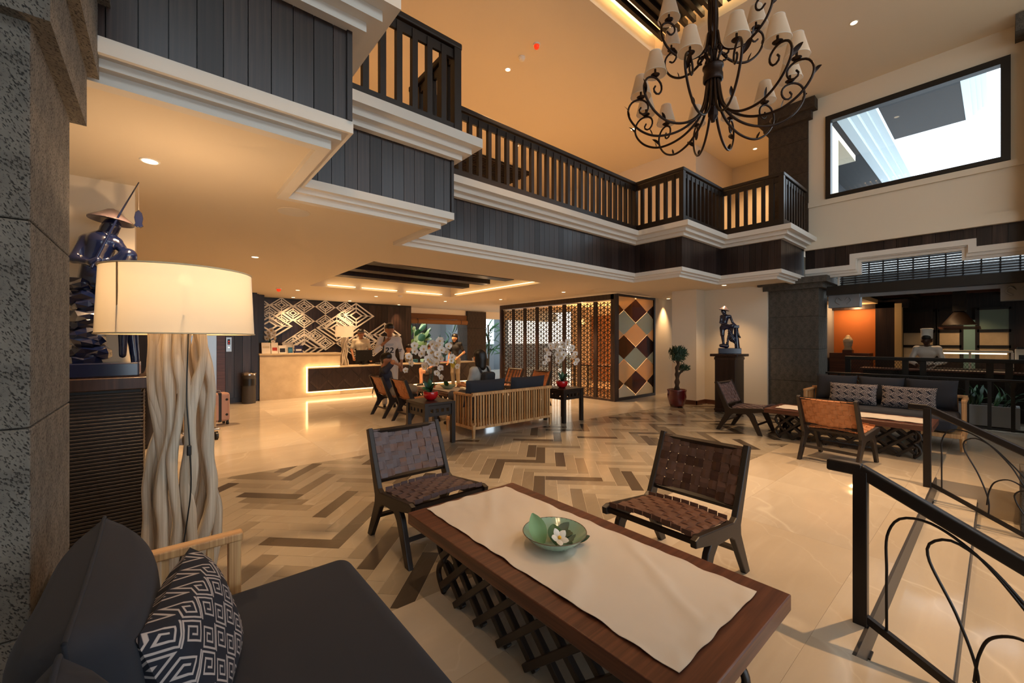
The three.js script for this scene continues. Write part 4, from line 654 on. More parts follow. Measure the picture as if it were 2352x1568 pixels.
{ const t = T('waste_bin', 'dark cylindrical waste bin with metal rim beside the desk', 'bin', 1.56, 0, -11.4); M('body', cyl(0.14, 0.14, 0.66, 0, 0.33, 0, 28), m.darkgrey, t); M('rim', [new THREE.TorusGeometry(0.14, 0.012, 8, 32).rotateX(Math.PI / 2).translate(0, 0.7, 0), cyl(0.135, 0.14, 0.05, 0, 0.68, 0, 28)], m.chrome, t); M('flap', cyl(0.145, 0.145, 0.16, 0, 0.5, 0, 28), m.plastic, t); }
{ const t = T('lift_call_panel', 'steel lift call panel with red digits on the dark slatted wall', 'call panel', 1.2, 1.38, -11.7); M('plate', rbox(0.11, 0.34, 0.012, 0.004, 0, 0, 0.006), m.steel, t); M('display', box(0.055, 0.13, 0.004, 0, 0.06, 0.013), m.plastic, t); M('digit', [box(0.012, 0.03, 0.002, 0, 0.07, 0.016), box(0.022, 0.008, 0.002, 0, 0.02, 0.016)], mat('#ff2a1a', 0.5, { emissive: '#ff2a1a', emissiveIntensity: 2 }), t); M('button', cyl(0.012, 0.012, 0.006, 0, -0.07, 0.013, 12, Math.PI / 2), m.glow, t); }
{
  const t = T('rolling_suitcase', 'rose gold hard shell cabin suitcase with black centre strap', 'suitcase', 0.72, 0, -8.78, 0.25), c = mat('#b58f82', 0.35, { metalness: 0.3 });
  M('shell', rbox(0.36, 0.5, 0.22, 0.05, 0, 0.31, 0, 0, 0, 0, 3), c, t); M('strap', rbox(0.05, 0.506, 0.226, 0.01, 0.02, 0.31, 0), m.plastic, t); for (const x of [-0.1, 0.12]) for (const y of [0.18, 0.44]) M('stud', cyl(0.02, 0.022, 0.012, x, y, 0.112, 14, Math.PI / 2), m.plastic, t);
  for (const x of [-0.14, 0.14]) for (const z of [-0.08, 0.08]) M('wheel', [cyl(0.028, 0.028, 0.03, x, 0.03, z, 14, 0, 0, Math.PI / 2), box(0.03, 0.05, 0.03, x, 0.06, z)], m.plastic, t);
  M('handle', tube([[-0.06, 0.56, 0], [-0.05, 0.59, 0], [0.05, 0.59, 0], [0.06, 0.56, 0]], 0.009, 12, 6), m.chrome, t);
}
{ const t = T('counter_chair', 'slim dark chair standing at the desk behind the man in the numbered shirt', 'chair', 4.75, 0, -11.2, 0.4); M('seat', rbox(0.42, 0.04, 0.4, 0.015, 0, 0.46, 0), m.blackwood, t); M('backrest', rbox(0.42, 0.42, 0.03, 0.012, 0, 0.74, 0.2, -0.12), m.blackwood, t); for (const x of [-1, 1]) for (const z of [-1, 1]) M('leg', tube([[x * 0.15, 0.45, z * 0.14], [x * 0.21, 0, z * 0.2]], 0.014, 4, 6), m.blackwood, t); }
// ================= LATTICE SCREEN AND DIAMOND GLASS =================
{
  const X = 8.35, z0 = -10.3, z1 = -6.05, n = 8, w = (z1 - z0) / n, t = T('lattice_screen', 'tall dark timber screen of triangle lattice panels with tinted glass', 'screen');
  M('top_beam', bb(X - 0.06, X + 0.1, 2.47, 2.6, z0, z1 + 0.06), m.plank, t); M('bottom_beam', bb(X - 0.05, X + 0.08, 0, 0.05, z0, z1), m.plank, t);
  M('end_post', bb(X - 0.06, X + 0.1, 0, 2.6, z1 - 0.03, z1 + 0.09), m.plank, t); M('end_post', bb(X - 0.06, X + 0.1, 0, 2.6, z0 - 0.08, z0), m.plank, t); M('track', bb(X - 0.02, X + 0.02, 2.445, 2.465, z0, z1), m.chrome, t);
  const pw = w - 0.1, b = 0.015, H0 = 0.06, H1 = 2.42, s = pw / 2, hs = s * 1.15, gs = [];
  for (let i = -1; i <= 1; i++) gs.push(box(b, H1 - H0, b, 0, (H0 + H1) / 2, i * s * 0.5 + 0)); gs.push(box(b, H1 - H0, b, 0, (H0 + H1) / 2, -s + 0.01), box(b, H1 - H0, b, 0, (H0 + H1) / 2, s - 0.01));
  for (let y = H0 - hs; y < H1; y += hs / 2 * 1.0) for (const sg of [1, -1]) { let ya = y, yb = y + hs, t0 = 0, t1 = 1; if (ya < H0) t0 = (H0 - ya) / hs; if (yb > H1) t1 = (H1 - ya) / hs; if (t1 - t0 < 0.05) continue; gs.push(bar([0.004 * sg, ya + hs * t0, sg * (-s + 2 * s * t0)], [0.004 * sg, ya + hs * t1, sg * (-s + 2 * s * t1)], b, b)); }
  const lg = ready(gs), gg = ready(box(0.006, 2.4, w - 0.02, 0, 1.24, 0)), sg2 = ready(box(0.05, 2.42, 0.05, 0, 1.24, 0));
  for (let i = 0; i < n; i++) { const z = z0 + (i + 0.5) * w; const p = M('lattice_panel', lg, m.blackwood, t); p.position.set(X, 0, z); const g = M('glass_pane', gg, m.tint, t); g.position.set(X + 0.05, 0, z); for (const e of [-1, 1]) { const q = M('stile', sg2, m.plank, t); q.position.set(X, 0, z + e * (w / 2 - 0.028)); } M('door_pull', box(0.012, 0.1, 0.012, X - 0.03, 1.2, z + w / 2 - 0.03), m.chrome, t); }
}
{
  const Z = -6.03, x0 = 8.5, x1 = 10.1, y0 = 0.07, y1 = 2.56, hw = 0.52, hh = 0.305, t = T('diamond_glass_panel', 'glass wall panel with frosted and amber diamond panes', 'glass panel', 0, 0, 0);
  M('frame', [bb(x0 - 0.06, x1 + 0.06, y1, 2.62, Z - 0.04, Z + 0.04), bb(x0 - 0.06, x1 + 0.06, 0.0, y0, Z - 0.04, Z + 0.04), bb(x1, x1 + 0.06, y0, y1, Z - 0.04, Z + 0.04), bb(x0 - 0.06, x0, y0, y1, Z - 0.04, Z + 0.04)], m.blackwood, t);
  const kinds = { 0: ['frostA', 'frostD', 'frost', 'frostA', 'frostD', 'frost'], 1: ['frost', 'frostA', 'frostD', 'frostG', 'frostA'] };
  const colr = (c, r) => c === 0 ? ['frostD', 'frostG', 'frostA', 'frostD', 'frostA'][r + 0] : ['frost', 'frostA', 'frostD', 'frostG', 'frostA'][r];
  for (let c = -2; c <= 2; c++) for (let r = -1; r < 6; r++) {
    const cx = 9.28 + c * hw, cy = (c % 2 ? 0.09 : 0.4) + r * 0.61, e = 0.006; const poly = clip([[cx + hw - e * 1.7, cy], [cx, cy + hh - e], [cx - hw + e * 1.7, cy], [cx, cy - hh + e]], [[1, 0, x1], [-1, 0, -x0], [0, 1, y1], [0, -1, -y0]]);
    if (poly.length > 2 && Math.abs(poly.reduce((a, p, i) => { const q = poly[(i + 1) % poly.length]; return a + p[0] * q[1] - q[0] * p[1]; }, 0)) > 0.004) M('pane', ext(poly, 0.01).translate(0, 0, Z - 0.005), m[colr(((c % 2) + 2) % 2, Math.max(0, Math.min(4, r)))] || m.frost, t);
  }
}
// room behind the screen
S('wall_room_panel', [bb(12.3, 12.4, 0, 2.4, -9.9, -8.4)], mat('#8a5a34', 0.6));
[[10.9, 2.05, -7.3, 'glowing globe pendant nearest the diamond glass behind the lattice screen'], [11.2, 1.95, -8.0, 'glowing globe pendant in the middle behind the lattice screen'], [10.6, 2.1, -8.9, 'glowing globe pendant farthest back behind the lattice screen']].forEach(([x, y, z, l]) => { const t = T('pendant_lamp', l, 'pendant lamp', x, y, z, 0, 'globe pendants'); M('globe_bulb', sph(0.09, 0, 0, 0, 16), mat('#fff0d6', 0.5, { emissive: new THREE.Color().setRGB(1, 0.7, 0.38), emissiveIntensity: 2.5 }), t); M('cord', cyl(0.004, 0.004, HC - y - 0.09, 0, (HC - y + 0.09) / 2, 0, 6), m.plastic, t); light(new THREE.PointLight(WARM, 13), x, y, z).shadow.radius = 4; });
{ const t = T('dining_table', 'dark dining table inside the room behind the lattice screen', 'table', 10.2, 0, -7.9); M('tabletop', rbox(0.8, 0.05, 1.6, 0.01, 0, 0.73, 0), m.top, t); for (const x of [-1, 1]) for (const z of [-1, 1]) M('leg', box(0.06, 0.7, 0.06, x * 0.33, 0.35, z * 0.7), m.blackwood, t); }
// ================= SECOND SEATING GROUP =================
sofa('light wood slatted sofa seen from behind between the two orchid tables', 1.68, 4.36, -5.45, Math.PI);
tag(M('seat_cushion', rbox(1.56, 0.18, 0.9, 0.06, 4.36, 0.34, -5.6, 0, 0, 0, 3), m.fabric), 'charcoal seat cushion of the middle slatted sofa', 'cushion');
[[3.9], [4.8]].forEach(([x], i) => { const c = M('back_cushion', pillow(0.78, 0.42, 0.18), m.fabric); c.position.set(x, 0.65, -5.26); c.rotation.set(0.2, 0, 0); tag(c, ['left', 'right'][i] + ' charcoal back cushion rising over the middle slatted sofa', 'cushion', 'dark back cushions'); });
coffeeTable('long low lattice table behind the middle slatted sofa', 4.3, 5.1, -8.75, -7.05, 0.42);
cloth([[4.42, -8.65], [4.98, -8.65], [4.98, -7.15], [4.42, -7.15]], 0.42, 'beige runner on the low table behind the middle sofa');
{ const b = bowl('green leaf filled bowl on the low table behind the middle sofa', 0.17, 4.72, 0.43, -7.7); for (let i = 0; i < 4; i++) { const l = M('leaf', xf(leafGeo(0.16, 0.09, 0.3), 0, 0.07, 0, -1.1, i * 1.6, 0), m.leaf, b); } }
tag(M('orange_cup', lathe([[0.001, 0], [0.03, 0], [0.036, 0.09], [0.033, 0.09], [0.028, 0.008]], 18, 4.6, 0.428, -8.1), mat('#c4562c', 0.5)), 'small orange cup on the low table behind the orchid', 'cup');
function sideTable(label, x0, x1, z0, z1) {
  const w = x1 - x0, d = z1 - z0, t = T('side_table', label, 'side table', (x0 + x1) / 2, 0, (z0 + z1) / 2, 0, 'black side tables'); M('tabletop', rbox(w, 0.035, d, 0.005, 0, 0.583, 0), m.blackwood, t);
  for (const x of [-1, 1]) for (const z of [-1, 1]) M('leg', rbox(0.06, 0.57, 0.06, 0.004, x * (w / 2 - 0.03), 0.285, z * (d / 2 - 0.03)), m.blackwood, t);
  const ap = (L) => ext([[-L / 2, 0], [L / 2, 0], [L / 2, 0.15], [-L / 2, 0.15]], 0.02, 0, [...Array(4).keys()].map((i) => { const c = (i - 1.5) * L / 4.6; return [[c - 0.022, 0.05], [c + 0.022, 0.05], [c + 0.022, 0.1], [c - 0.022, 0.1]]; }));
  for (const s of [-1, 1]) { M('apron', ap(w - 0.1).translate(0, 0.41, s * (d / 2 - 0.03) - 0.01), m.blackwood, t); M('apron', ap(d - 0.1).rotateY(Math.PI / 2).translate(s * (w / 2 - 0.03) - 0.01, 0.41, 0), m.blackwood, t); }
}
sideTable('black side table with pierced apron left of the slatted sofa', 2.73, 3.22, -5.62, -5.05); sideTable('black side table with pierced apron right of the slatted sofa', 5.4, 5.93, -5.47, -4.95);
tag(M('glass_lantern', lathe([[0.001, 0], [0.05, 0], [0.075, 0.08], [0.05, 0.18], [0.03, 0.24], [0.028, 0.24], [0.046, 0.18], [0.07, 0.08], [0.045, 0.006], [0.001, 0.006]], 20, 3.3, 0, -6.0), m.glass), 'clear glass lantern on the floor under the left side table', 'lantern');
const flowerG = (() => { const gs = []; for (let i = 0; i < 5; i++) gs.push(xf(leafGeo(i % 2 ? 0.05 : 0.048, i === 1 || i === 4 ? 0.062 : 0.036, 0.25, 5), 0, 0, 0, 0, 0, i * Math.PI * 0.4)); return ready(gs); })(), lipG = ready(sph(0.011, 0, -0.004, 0.014, 8, 1, 1.2, 1)), lipM = mat('#c9a66b', 0.6);
function orchid(label, x, y, z, cas, opt = {}) {
  const t = T('potted_orchid', label, 'orchid', x, y, z, -YAW, 'white orchids in red bowls'); seed = opt.seed || 3;
  M('pot', lathe([[0.001, 0], [0.05, 0], [0.085, 0.03], [0.11, 0.08], [0.105, 0.125], [0.098, 0.125], [0.1, 0.08], [0.001, 0.075]], 32), opt.pot || m.red, t); M('moss', cyl(0.096, 0.09, 0.02, 0, 0.11, 0, 20), m.soil, t);
  for (let i = 0; i < 6; i++) M('leaf', xf(leafGeo(rr(0.2, 0.3), 0.07, rr(0.6, 1.1)), 0, 0.11, 0, rr(0.5, 0.9), i * 1.05 + rr(-0.2, 0.2), 0), i % 2 ? m.leaf : m.leafD, t);
  for (const [pts, n, yel] of cas) {
    M('stem', tube([[0, 0.1, 0], ...pts], 0.005, 30, 6), m.leafD, t); const c = curve(pts);
    for (let i = 0; i < n; i++) { const q = 0.12 + 0.88 * i / (n - 1), p = c.getPointAt(q); const f = M('flower', flowerG, m.petal, t); f.position.set(p.x + (i % 2 ? 0.028 : -0.028), p.y + rr(-0.01, 0.01), p.z + 0.03 + rr(0, 0.03)); f.rotation.set(rr(-0.3, 0.3), rr(-0.6, 0.6), rr(-0.4, 0.4)); f.scale.setScalar((opt.k || 1) * (1.15 - 0.45 * q)); M('lip', lipG, lipM, f); }
    if (yel) { const o = M('yellow_leaf', xf(leafGeo(0.16, 0.09, 0.2), 0, 0, 0, Math.PI), mat('#c9a32c', 0.5)); o.removeFromParent(); t.add(o); o.name = 'yellow_leaf'; o.position.set(0.33, 0.62, 0.06); }
  }
  return t;
}
orchid('white orchid in a red bowl with a yellowing leaf on the left side table', 2.98, 0.6, -5.34, [[[[-0.02, 0.4, 0], [-0.1, 0.72, 0], [-0.17, 0.8, 0.02], [-0.24, 0.7, 0.05], [-0.3, 0.45, 0.08]], 9], [[[0.03, 0.45, 0], [0.06, 0.8, 0], [0.12, 0.86, 0.03], [0.15, 0.7, 0.05], [0.14, 0.5, 0.06], [0.15, 0.34, 0.08]], 14], [[[0.04, 0.45, -0.03], [0.12, 0.8, 0], [0.22, 0.8, 0.02], [0.32, 0.6, 0.05], [0.38, 0.5, 0.06]], 10, true]], { seed: 11, k: 1.35 });
orchid('white orchid in a red bowl on the right side table before the screen', 5.62, 0.6, -5.2, [[[[-0.02, 0.4, 0], [-0.08, 0.7, 0], [-0.16, 0.8, 0.02], [-0.26, 0.68, 0.04], [-0.3, 0.45, 0.06]], 13], [[[0.0, 0.45, 0], [0.0, 0.75, 0], [0.06, 0.84, 0.02], [0.18, 0.68, 0.04], [0.26, 0.45, 0.06]], 13]], { seed: 23, k: 1.35 });
orchid('white orchid at the left end of the reception counter', 2.12, 1.15, -11.98, [[[[-0.02, 0.3, 0], [-0.02, 0.55, 0], [0.06, 0.6, 0.02], [0.12, 0.45, 0.04], [0.14, 0.3, 0.05]], 9]], { seed: 31, pot: m.white, k: 1.5 });
// bonsai
{
  const t = T('potted_bonsai', 'twisted bonsai tree in a glossy dark red pot by the wall', 'potted plant', 8.72, 0, -4.62); seed = 77;
  M('pot', lathe([[0.001, 0], [0.13, 0], [0.16, 0.06], [0.2, 0.22], [0.195, 0.34], [0.205, 0.36], [0.205, 0.39], [0.185, 0.39], [0.18, 0.35], [0.001, 0.34]], 36), m.potRed, t); M('soil', cyl(0.18, 0.17, 0.02, 0, 0.36, 0, 24), m.soil, t);
  M('trunk', [tube([[0, 0.35, 0], [-0.03, 0.5, 0.02], [0.02, 0.68, 0], [-0.02, 0.82, 0.01], [0.05, 0.95, 0], [0, 1.1, 0]], (q) => 0.055 - 0.025 * q + 0.01 * Math.sin(q * 30), 40, 9), tube([[0, 0.66, 0], [0.08, 0.76, 0.04], [0.14, 0.8, 0.06]], 0.025, 10, 6)].flat(), mat('#3d2c1f', 0.9), t);
  const lg = leafGeo(0.085, 0.016, 0.3, 3); for (const [cx, cy, cz, r, k] of [[0.02, 1.19, 0, 0.19, 420], [-0.13, 1.06, 0.05, 0.13, 170], [0.15, 0.84, 0.07, 0.12, 170], [0.12, 1.1, -0.05, 0.14, 150]]) { const gs = []; for (let i = 0; i < k; i++) { const a = rr(0, 6.28), b = Math.acos(rr(-0.6, 1)), q = r * Math.cbrt(rnd()); gs.push(xf(lg.clone(), cx + q * Math.sin(b) * Math.cos(a), cy + q * Math.cos(b) * 0.7, cz + q * Math.sin(b) * Math.sin(a), rr(0, 1.6), a, rr(-1, 1))); } const o = M('foliage', gs, m.leafD, t); o.userData.kind = 'stuff'; }
}
// magazine rack
{
  const t = T('newspaper_rack', 'dark rack filled with folded newspapers by the garden opening', 'rack', 8.6, 0, -11.9, -0.2); for (const x of [-0.24, 0.24]) for (const z of [-0.12, 0.12]) M('leg', box(0.03, 0.85, 0.03, x, 0.425, z), m.blackwood, t);
  for (let i = 0; i < 7; i++) M('bar', box(0.5, 0.018, 0.012, 0, 0.6 + i * 0.036, 0.125), m.blackwood, t); for (let i = 0; i < 9; i++) M('bar', box(0.012, 0.24, 0.012, -0.22 + i * 0.055, 0.71, 0.128), m.blackwood, t); M('shelf', box(0.5, 0.02, 0.28, 0, 0.56, 0), m.blackwood, t);
  for (let i = 0; i < 4; i++) tag(M('newspaper', rbox(0.46, 0.3, 0.02, 0.006, 8.6, 0.74, -11.98 + i * 0.05, -0.25, -0.2), mat(['#d8cdb8', '#c9bba0', '#e3dac8', '#b7a98f'][i], 0.9)), ['frontmost of the four', 'second of the four', 'third of the four', 'rearmost of the four'][3 - i] + ' folded newspapers in the dark rack', 'newspaper', 'newspapers in the rack');
}
// ceiling devices
{
  const dev = (label, x, y, z, red) => { const t = T(red ? 'alarm_beacon' : 'smoke_detector', label, red ? 'beacon' : 'smoke detector', x, y, z); M('base', cyl(0.06, 0.06, 0.02, 0, -0.01, 0, 20), m.white, t); if (red) M('lens', sph(0.045, 0, -0.03, 0, 14, 1, 1.1, 1), mat('#e0301a', 0.25, { emissive: '#ff3a14', emissiveIntensity: 0.9 }), t); else M('head', lathe([[0.05, -0.02], [0.045, -0.05], [0.001, -0.055]], 20), m.white, t); };
  dev('red alarm beacon on the upper ceiling near the detector', 4.59, HU, -4.8, true); dev('white smoke detector on the upper ceiling', 4.61, HU, -5.18); dev('red alarm beacon on the lower ceiling above the desk', 1.99, HC, -10.4, true); dev('small smoke detector beside the timber coffer', 4.7, HC, -10.0);
  const s = T('ceiling_speaker', 'flat round speaker grille in the lower ceiling near the balcony step', 'speaker', 0.925, HC, -4.19); M('grille', cyl(0.13, 0.13, 0.006, 0, -0.003, 0, 36), m.trim, s); M('rim', new THREE.TorusGeometry(0.132, 0.006, 6, 40).rotateX(Math.PI / 2), m.plaster, s);
}
// ================= PEOPLE =================
function person(label, x, y, z, ry, o) {                                 // local: facing +z, x to the figure's left
  const t = T('person', label, 'person', x, y, z, ry); t.scale.setScalar(o.k || 1);
  const P = { pel: [0, 0.95, 0], che: [0, 1.28, 0], nek: [0, 1.47, 0], hed: [0, 1.6, 0.02], shL: [0.175, 1.41, 0], shR: [-0.175, 1.41, 0], elL: [0.24, 1.13, -0.02], elR: [-0.24, 1.13, -0.02], haL: [0.25, 0.87, 0.06], haR: [-0.25, 0.87, 0.06], hiL: [0.09, 0.92, 0], hiR: [-0.09, 0.92, 0], knL: [0.1, 0.5, 0.02], knR: [-0.1, 0.5, 0.02], anL: [0.1, 0.08, -0.02], anR: [-0.1, 0.08, -0.02], ...o.p };
  if (o.lift) for (const q in P) P[q] = [P[q][0], P[q][1] + o.lift, P[q][2]];
  const b = (a, c, r, s) => [...P[a], ...P[c], r, s], w = o.w || 1, turn = o.turn || 0, h = P.hed, F = [Math.sin(turn), 0, Math.cos(turn)], hd = (f, u, r = 0) => [h[0] + F[0] * f + F[2] * r, h[1] + u, h[2] + F[2] * f - F[0] * r];
  const legs = [b('hiL', 'knL', 0.078, 0.052), b('knL', 'anL', 0.052, 0.034), b('hiR', 'knR', 0.078, 0.052), b('knR', 'anR', 0.052, 0.034)];
  const foot = (a) => [P[a][0], P[a][1] - 0.045, P[a][2] - 0.02, P[a][0] + (o.toe ? o.toe[0] : 0), P[a][1] - 0.05, P[a][2] + (o.toe ? o.toe[1] : 0.15), 0.036, 0.03];
  const arms = [b('shL', 'elL', 0.047, 0.037), b('elL', 'haL', 0.037, 0.026), b('shR', 'elR', 0.047, 0.037), b('elR', 'haR', 0.037, 0.026)];
  const torso = [[...P.pel, ...P.che, 0.1 * w, 0.105 * w], [P.pel[0] - 0.05, P.pel[1], P.pel[2], P.pel[0] + 0.05, P.pel[1], P.pel[2], 0.1 * w, 0.1 * w], [P.che[0] - 0.06, P.che[1] + 0.02, P.che[2], P.che[0] + 0.06, P.che[1] + 0.02, P.che[2], 0.105 * w, 0.105 * w], [...P.shL, ...P.shR, 0.055, 0.055], [...P.che, ...P.nek, 0.09, 0.055]];
  const head = [[...P.nek, ...hd(0, -0.02), 0.05, 0.055], [...hd(-0.02, 0.045), ...hd(0.01, 0.03), 0.088, 0.082], [...hd(0.03, 0), ...hd(0.035, -0.07), 0.068, 0.045], [...hd(0.09, 0.005), ...hd(0.1, -0.022), 0.012, 0.017], [...hd(0, -0.005, 0.083), ...hd(0, -0.03, 0.08), 0.018, 0.012], [...hd(0, -0.005, -0.083), ...hd(0, -0.03, -0.08), 0.018, 0.012]];
  const hand = (e, a, s) => { const A = V(...P[a]), d = A.clone().sub(V(...P[e])).normalize(), n = V(F[0], 0, F[2]).cross(d).normalize(), u = d.clone().cross(n), gs = [], at = (k, q, r) => A.clone().addScaledVector(d, k).addScaledVector(n, q).addScaledVector(u, r); gs.push(...tube([at(-0.01, 0, 0), at(0.03, 0, 0), at(0.075, 0, 0.004)], 0.026, 6, 8, 0.03)); [[-0.024, 0.055], [-0.008, 0.068], [0.009, 0.063], [0.025, 0.048]].forEach(([q, L]) => gs.push(...tube([at(0.08, q, 0), at(0.08 + L * 0.55, q * 1.05, 0.006), at(0.08 + L, q * 1.05, 0.022)], 0.0095, 6, 6, 0.007))); gs.push(...tube([at(0.02, s * 0.03, 0.005), at(0.05, s * 0.05, 0.016), at(0.078, s * 0.052, 0.028)], 0.011, 6, 6, 0.008)); return gs; };
  const sk = o.skin || m.skinB;
  M('body', [skin([...torso.map((q) => [...q.slice(0, 6), q[6] - 0.012, q[7] - 0.012]), ...legs.map((q) => [...q.slice(0, 6), q[6] - 0.008, q[7] - 0.006]), ...arms, ...head], 0.015, 0.03), ...hand('elL', 'haL', -1), ...hand('elR', 'haR', 1)], sk, t);
  const cut = (A, B, k) => [A[0] + (B[0] - A[0]) * k, A[1] + (B[1] - A[1]) * k, A[2] + (B[2] - A[2]) * k], sl = o.sleeve ?? 0.7;
  const slv = ['L', 'R'].flatMap((s) => sl <= 1 ? [[...P['sh' + s], ...cut(P['sh' + s], P['el' + s], sl), 0.058, 0.056]] : [[...P['sh' + s], ...P['el' + s], 0.058, 0.05], [...P['el' + s], ...cut(P['el' + s], P['ha' + s], sl - 1), 0.05, 0.042]]);
  M('shirt', skin([...torso.slice(0, 4).map((q) => [...q.slice(0, 6), q[6] + 0.012, q[7] + 0.012]), [...P.che, ...cut(P.che, P.nek, 0.6), 0.1, 0.07], ...slv], 0.015, 0.035), o.shirt, t);
  if (o.trousers) M('trousers', skin([[P.pel[0] - 0.05, P.pel[1] - 0.05, P.pel[2], P.pel[0] + 0.05, P.pel[1] - 0.05, P.pel[2], 0.115 * w, 0.115 * w], ...(o.shorts ? legs.filter((q, i) => i % 2 === 0).map((q) => [...q.slice(0, 3), ...cut(q.slice(0, 3), q.slice(3, 6), o.shorts), 0.095, 0.085]) : legs.map((q, i) => [...q.slice(0, 6), q[6] + 0.014, q[7] + (i % 2 ? 0.022 : 0.016)]))], 0.016, 0.03), o.trousers, t);
  for (const a of ['anL', 'anR']) M('shoe', skin([foot(a)], 0.012, 0.01), o.shoes || m.plastic, t);
  if (o.hair) M('hair', skin(o.hairStyle === 'long' ? [[...hd(-0.03, 0.06), ...hd(0.0, 0.06), 0.1, 0.094], [...hd(-0.06, 0.0), ...hd(-0.08, -0.28), 0.09, 0.075], [...hd(-0.02, 0, 0.075), ...hd(-0.03, -0.22, 0.08), 0.04, 0.03], [...hd(-0.02, 0, -0.075), ...hd(-0.03, -0.22, -0.08), 0.04, 0.03]] : o.hairStyle === 'bob' ? [[...hd(-0.04, 0.06), ...hd(0.0, 0.068), 0.104, 0.094], [...hd(-0.06, 0.0), ...hd(-0.06, -0.12), 0.098, 0.085], [...hd(-0.045, 0, 0.08), ...hd(-0.05, -0.1, 0.08), 0.035, 0.03], [...hd(-0.045, 0, -0.08), ...hd(-0.05, -0.1, -0.08), 0.035, 0.03]] : [[...hd(-0.03, 0.055), ...hd(0.025, 0.075), 0.098, 0.085], [...hd(-0.055, 0.01), ...hd(-0.05, -0.03), 0.08, 0.06]], 0.013, 0.02), o.hair, t);
  if (!o.noFace) { for (const s of [-1, 1]) { M('eye', sph(0.011, ...hd(0.084, 0.022, s * 0.032), 8), m.hair, t); M('eyebrow', sph(0.016, ...hd(0.085, 0.044, s * 0.033), 8, 1, 0.3, 0.6), m.hair, t); } M('mouth', sph(0.018, ...hd(0.079, -0.052), 8, 1.1, 0.3, 0.5), mat('#7c3b32', 0.6), t); }
  return Object.assign(t, { P });
}
const sit = (h, fw = 1) => ({ pel: [0, h + 0.1, 0], che: [0, h + 0.42, -0.08], nek: [0, h + 0.6, -0.1], hed: [0, h + 0.73, -0.07], shL: [0.175, h + 0.54, -0.1], shR: [-0.175, h + 0.54, -0.1], elL: [0.22, h + 0.28, -0.03], elR: [-0.22, h + 0.28, -0.03], haL: [0.14, h + 0.18, 0.18], haR: [-0.14, h + 0.18, 0.18], hiL: [0.09, h + 0.08, 0], hiR: [-0.09, h + 0.08, 0], knL: [0.12, h + 0.1, 0.43], knR: [-0.12, h + 0.1, 0.43], anL: [0.12, 0.08, 0.45], anR: [-0.12, 0.08, 0.45] });
const font = await new FontLoader().loadAsync('fonts/droid/droid_sans_bold.typeface.json');
{
  const p = person('standing young man in white shirt with number 22, hand on chin', 3.87, 0, -8.78, -0.41, { k: 1.06, shirt: bodyCol('#ded8d2'), trousers: bodyCol('#cfc6ba'), hair: m.hair, sleeve: 1.5, skin: m.skinA, p: { elR: [-0.27, 1.17, 0.1], haR: [-0.08, 1.36, 0.2], hed: [0, 1.6, 0.05], elL: [0.25, 1.14, -0.02], haL: [0.24, 0.88, 0.02] }, turn: 0.15 });
  const tx = new TextGeometry('22', { font, size: 0.115, depth: 0.006, curveSegments: 5 }); tx.computeBoundingBox(); const bx = tx.boundingBox; M('number', xf(tx, -(bx.max.x + bx.min.x) / 2, 1.13, 0.122), mat('#23262e', 0.8), p);
  M('chest_print', [box(0.16, 0.008, 0.004, 0, 1.31, 0.13), box(0.13, 0.008, 0.004, 0, 1.285, 0.13)], mat('#8e96a8', 0.8), p);
  M('bag_strap', tube([[-0.1, 1.46, 0.06], [-0.115, 1.35, 0.11], [-0.12, 1.2, 0.135], [-0.13, 0.98, 0.13], [-0.13, 0.9, 0.02]], 0.012, 20, 6), m.plastic, p);
  for (const k of [0, 1]) M('sleeve_stripe', cyl(0.054, 0.053, 0.014, 0.228, 1.2 - k * 0.03, -0.015, 14, 0, 0, 0.25), mat('#2c3a5a', 0.8), p);
}
{
  const p = sit(0.4); Object.assign(p, { pel: [0, 0.47, -0.02], che: [0, 0.78, -0.14], nek: [0, 0.95, -0.17], hed: [-0.01, 1.08, -0.12], shL: [0.18, 0.9, -0.16], shR: [-0.18, 0.9, -0.16], elR: [-0.34, 1.06, -0.05], haR: [-0.12, 1.0, 0.08] });
  person('seated man in navy tee seen from behind with right elbow raised', 3.5, 0, -7.79, Math.PI / 2 - 0.25, { shirt: bodyCol('#2c3040'), trousers: bodyCol('#8a7c68'), shorts: 0.9, hair: m.hair, skin: m.skinA, p, turn: -0.7 });
}
{
  const p = person('receptionist in pale uniform and dark headband behind the desk', 4.57, 0, -12.42, -0.35, { k: 1.04, shirt: bodyCol('#cfc4ae'), trousers: bodyCol('#2a2622'), hair: m.hair, skin: m.skinA, turn: 0.3, p: { elL: [0.25, 1.15, 0.02], haL: [0.26, 0.92, 0.16], elR: [-0.25, 1.15, 0.02], haR: [-0.2, 0.95, 0.18] } });
  M('headband', new THREE.TorusGeometry(0.093, 0.02, 8, 24).rotateX(Math.PI / 2 + 0.2).scale(1, 0.9, 1.1).translate(0, 1.66, 0.02), mat('#4a3328', 0.8), p); M('button_line', box(0.006, 0.3, 0.004, 0, 1.22, 0.124), mat('#8c8474', 0.8), p); M('pocket', box(0.06, 0.012, 0.004, 0.07, 1.3, 0.12), mat('#a49a86', 0.8), p);
}
person('receptionist sitting low behind the desk, face above the monitor', 6.2, 0, -12.4, 1.3, { turn: -1.4, shirt: bodyCol('#cfc4ae'), trousers: bodyCol('#2a2622'), hair: m.hair, skin: m.skinB, p: sit(0.48) });
person('standing woman in black top and beige trousers by the garden opening', 6.95, 0, -10.9, -1.2, { k: 0.97, shirt: bodyCol('#1c1a1c'), trousers: bodyCol('#8b7a60'), hair: m.hair, hairStyle: 'bob', skin: m.skinB, p: { elL: [0.27, 1.15, -0.08], haL: [0.16, 1.0, 0.08], hed: [0, 1.59, 0.05] } });
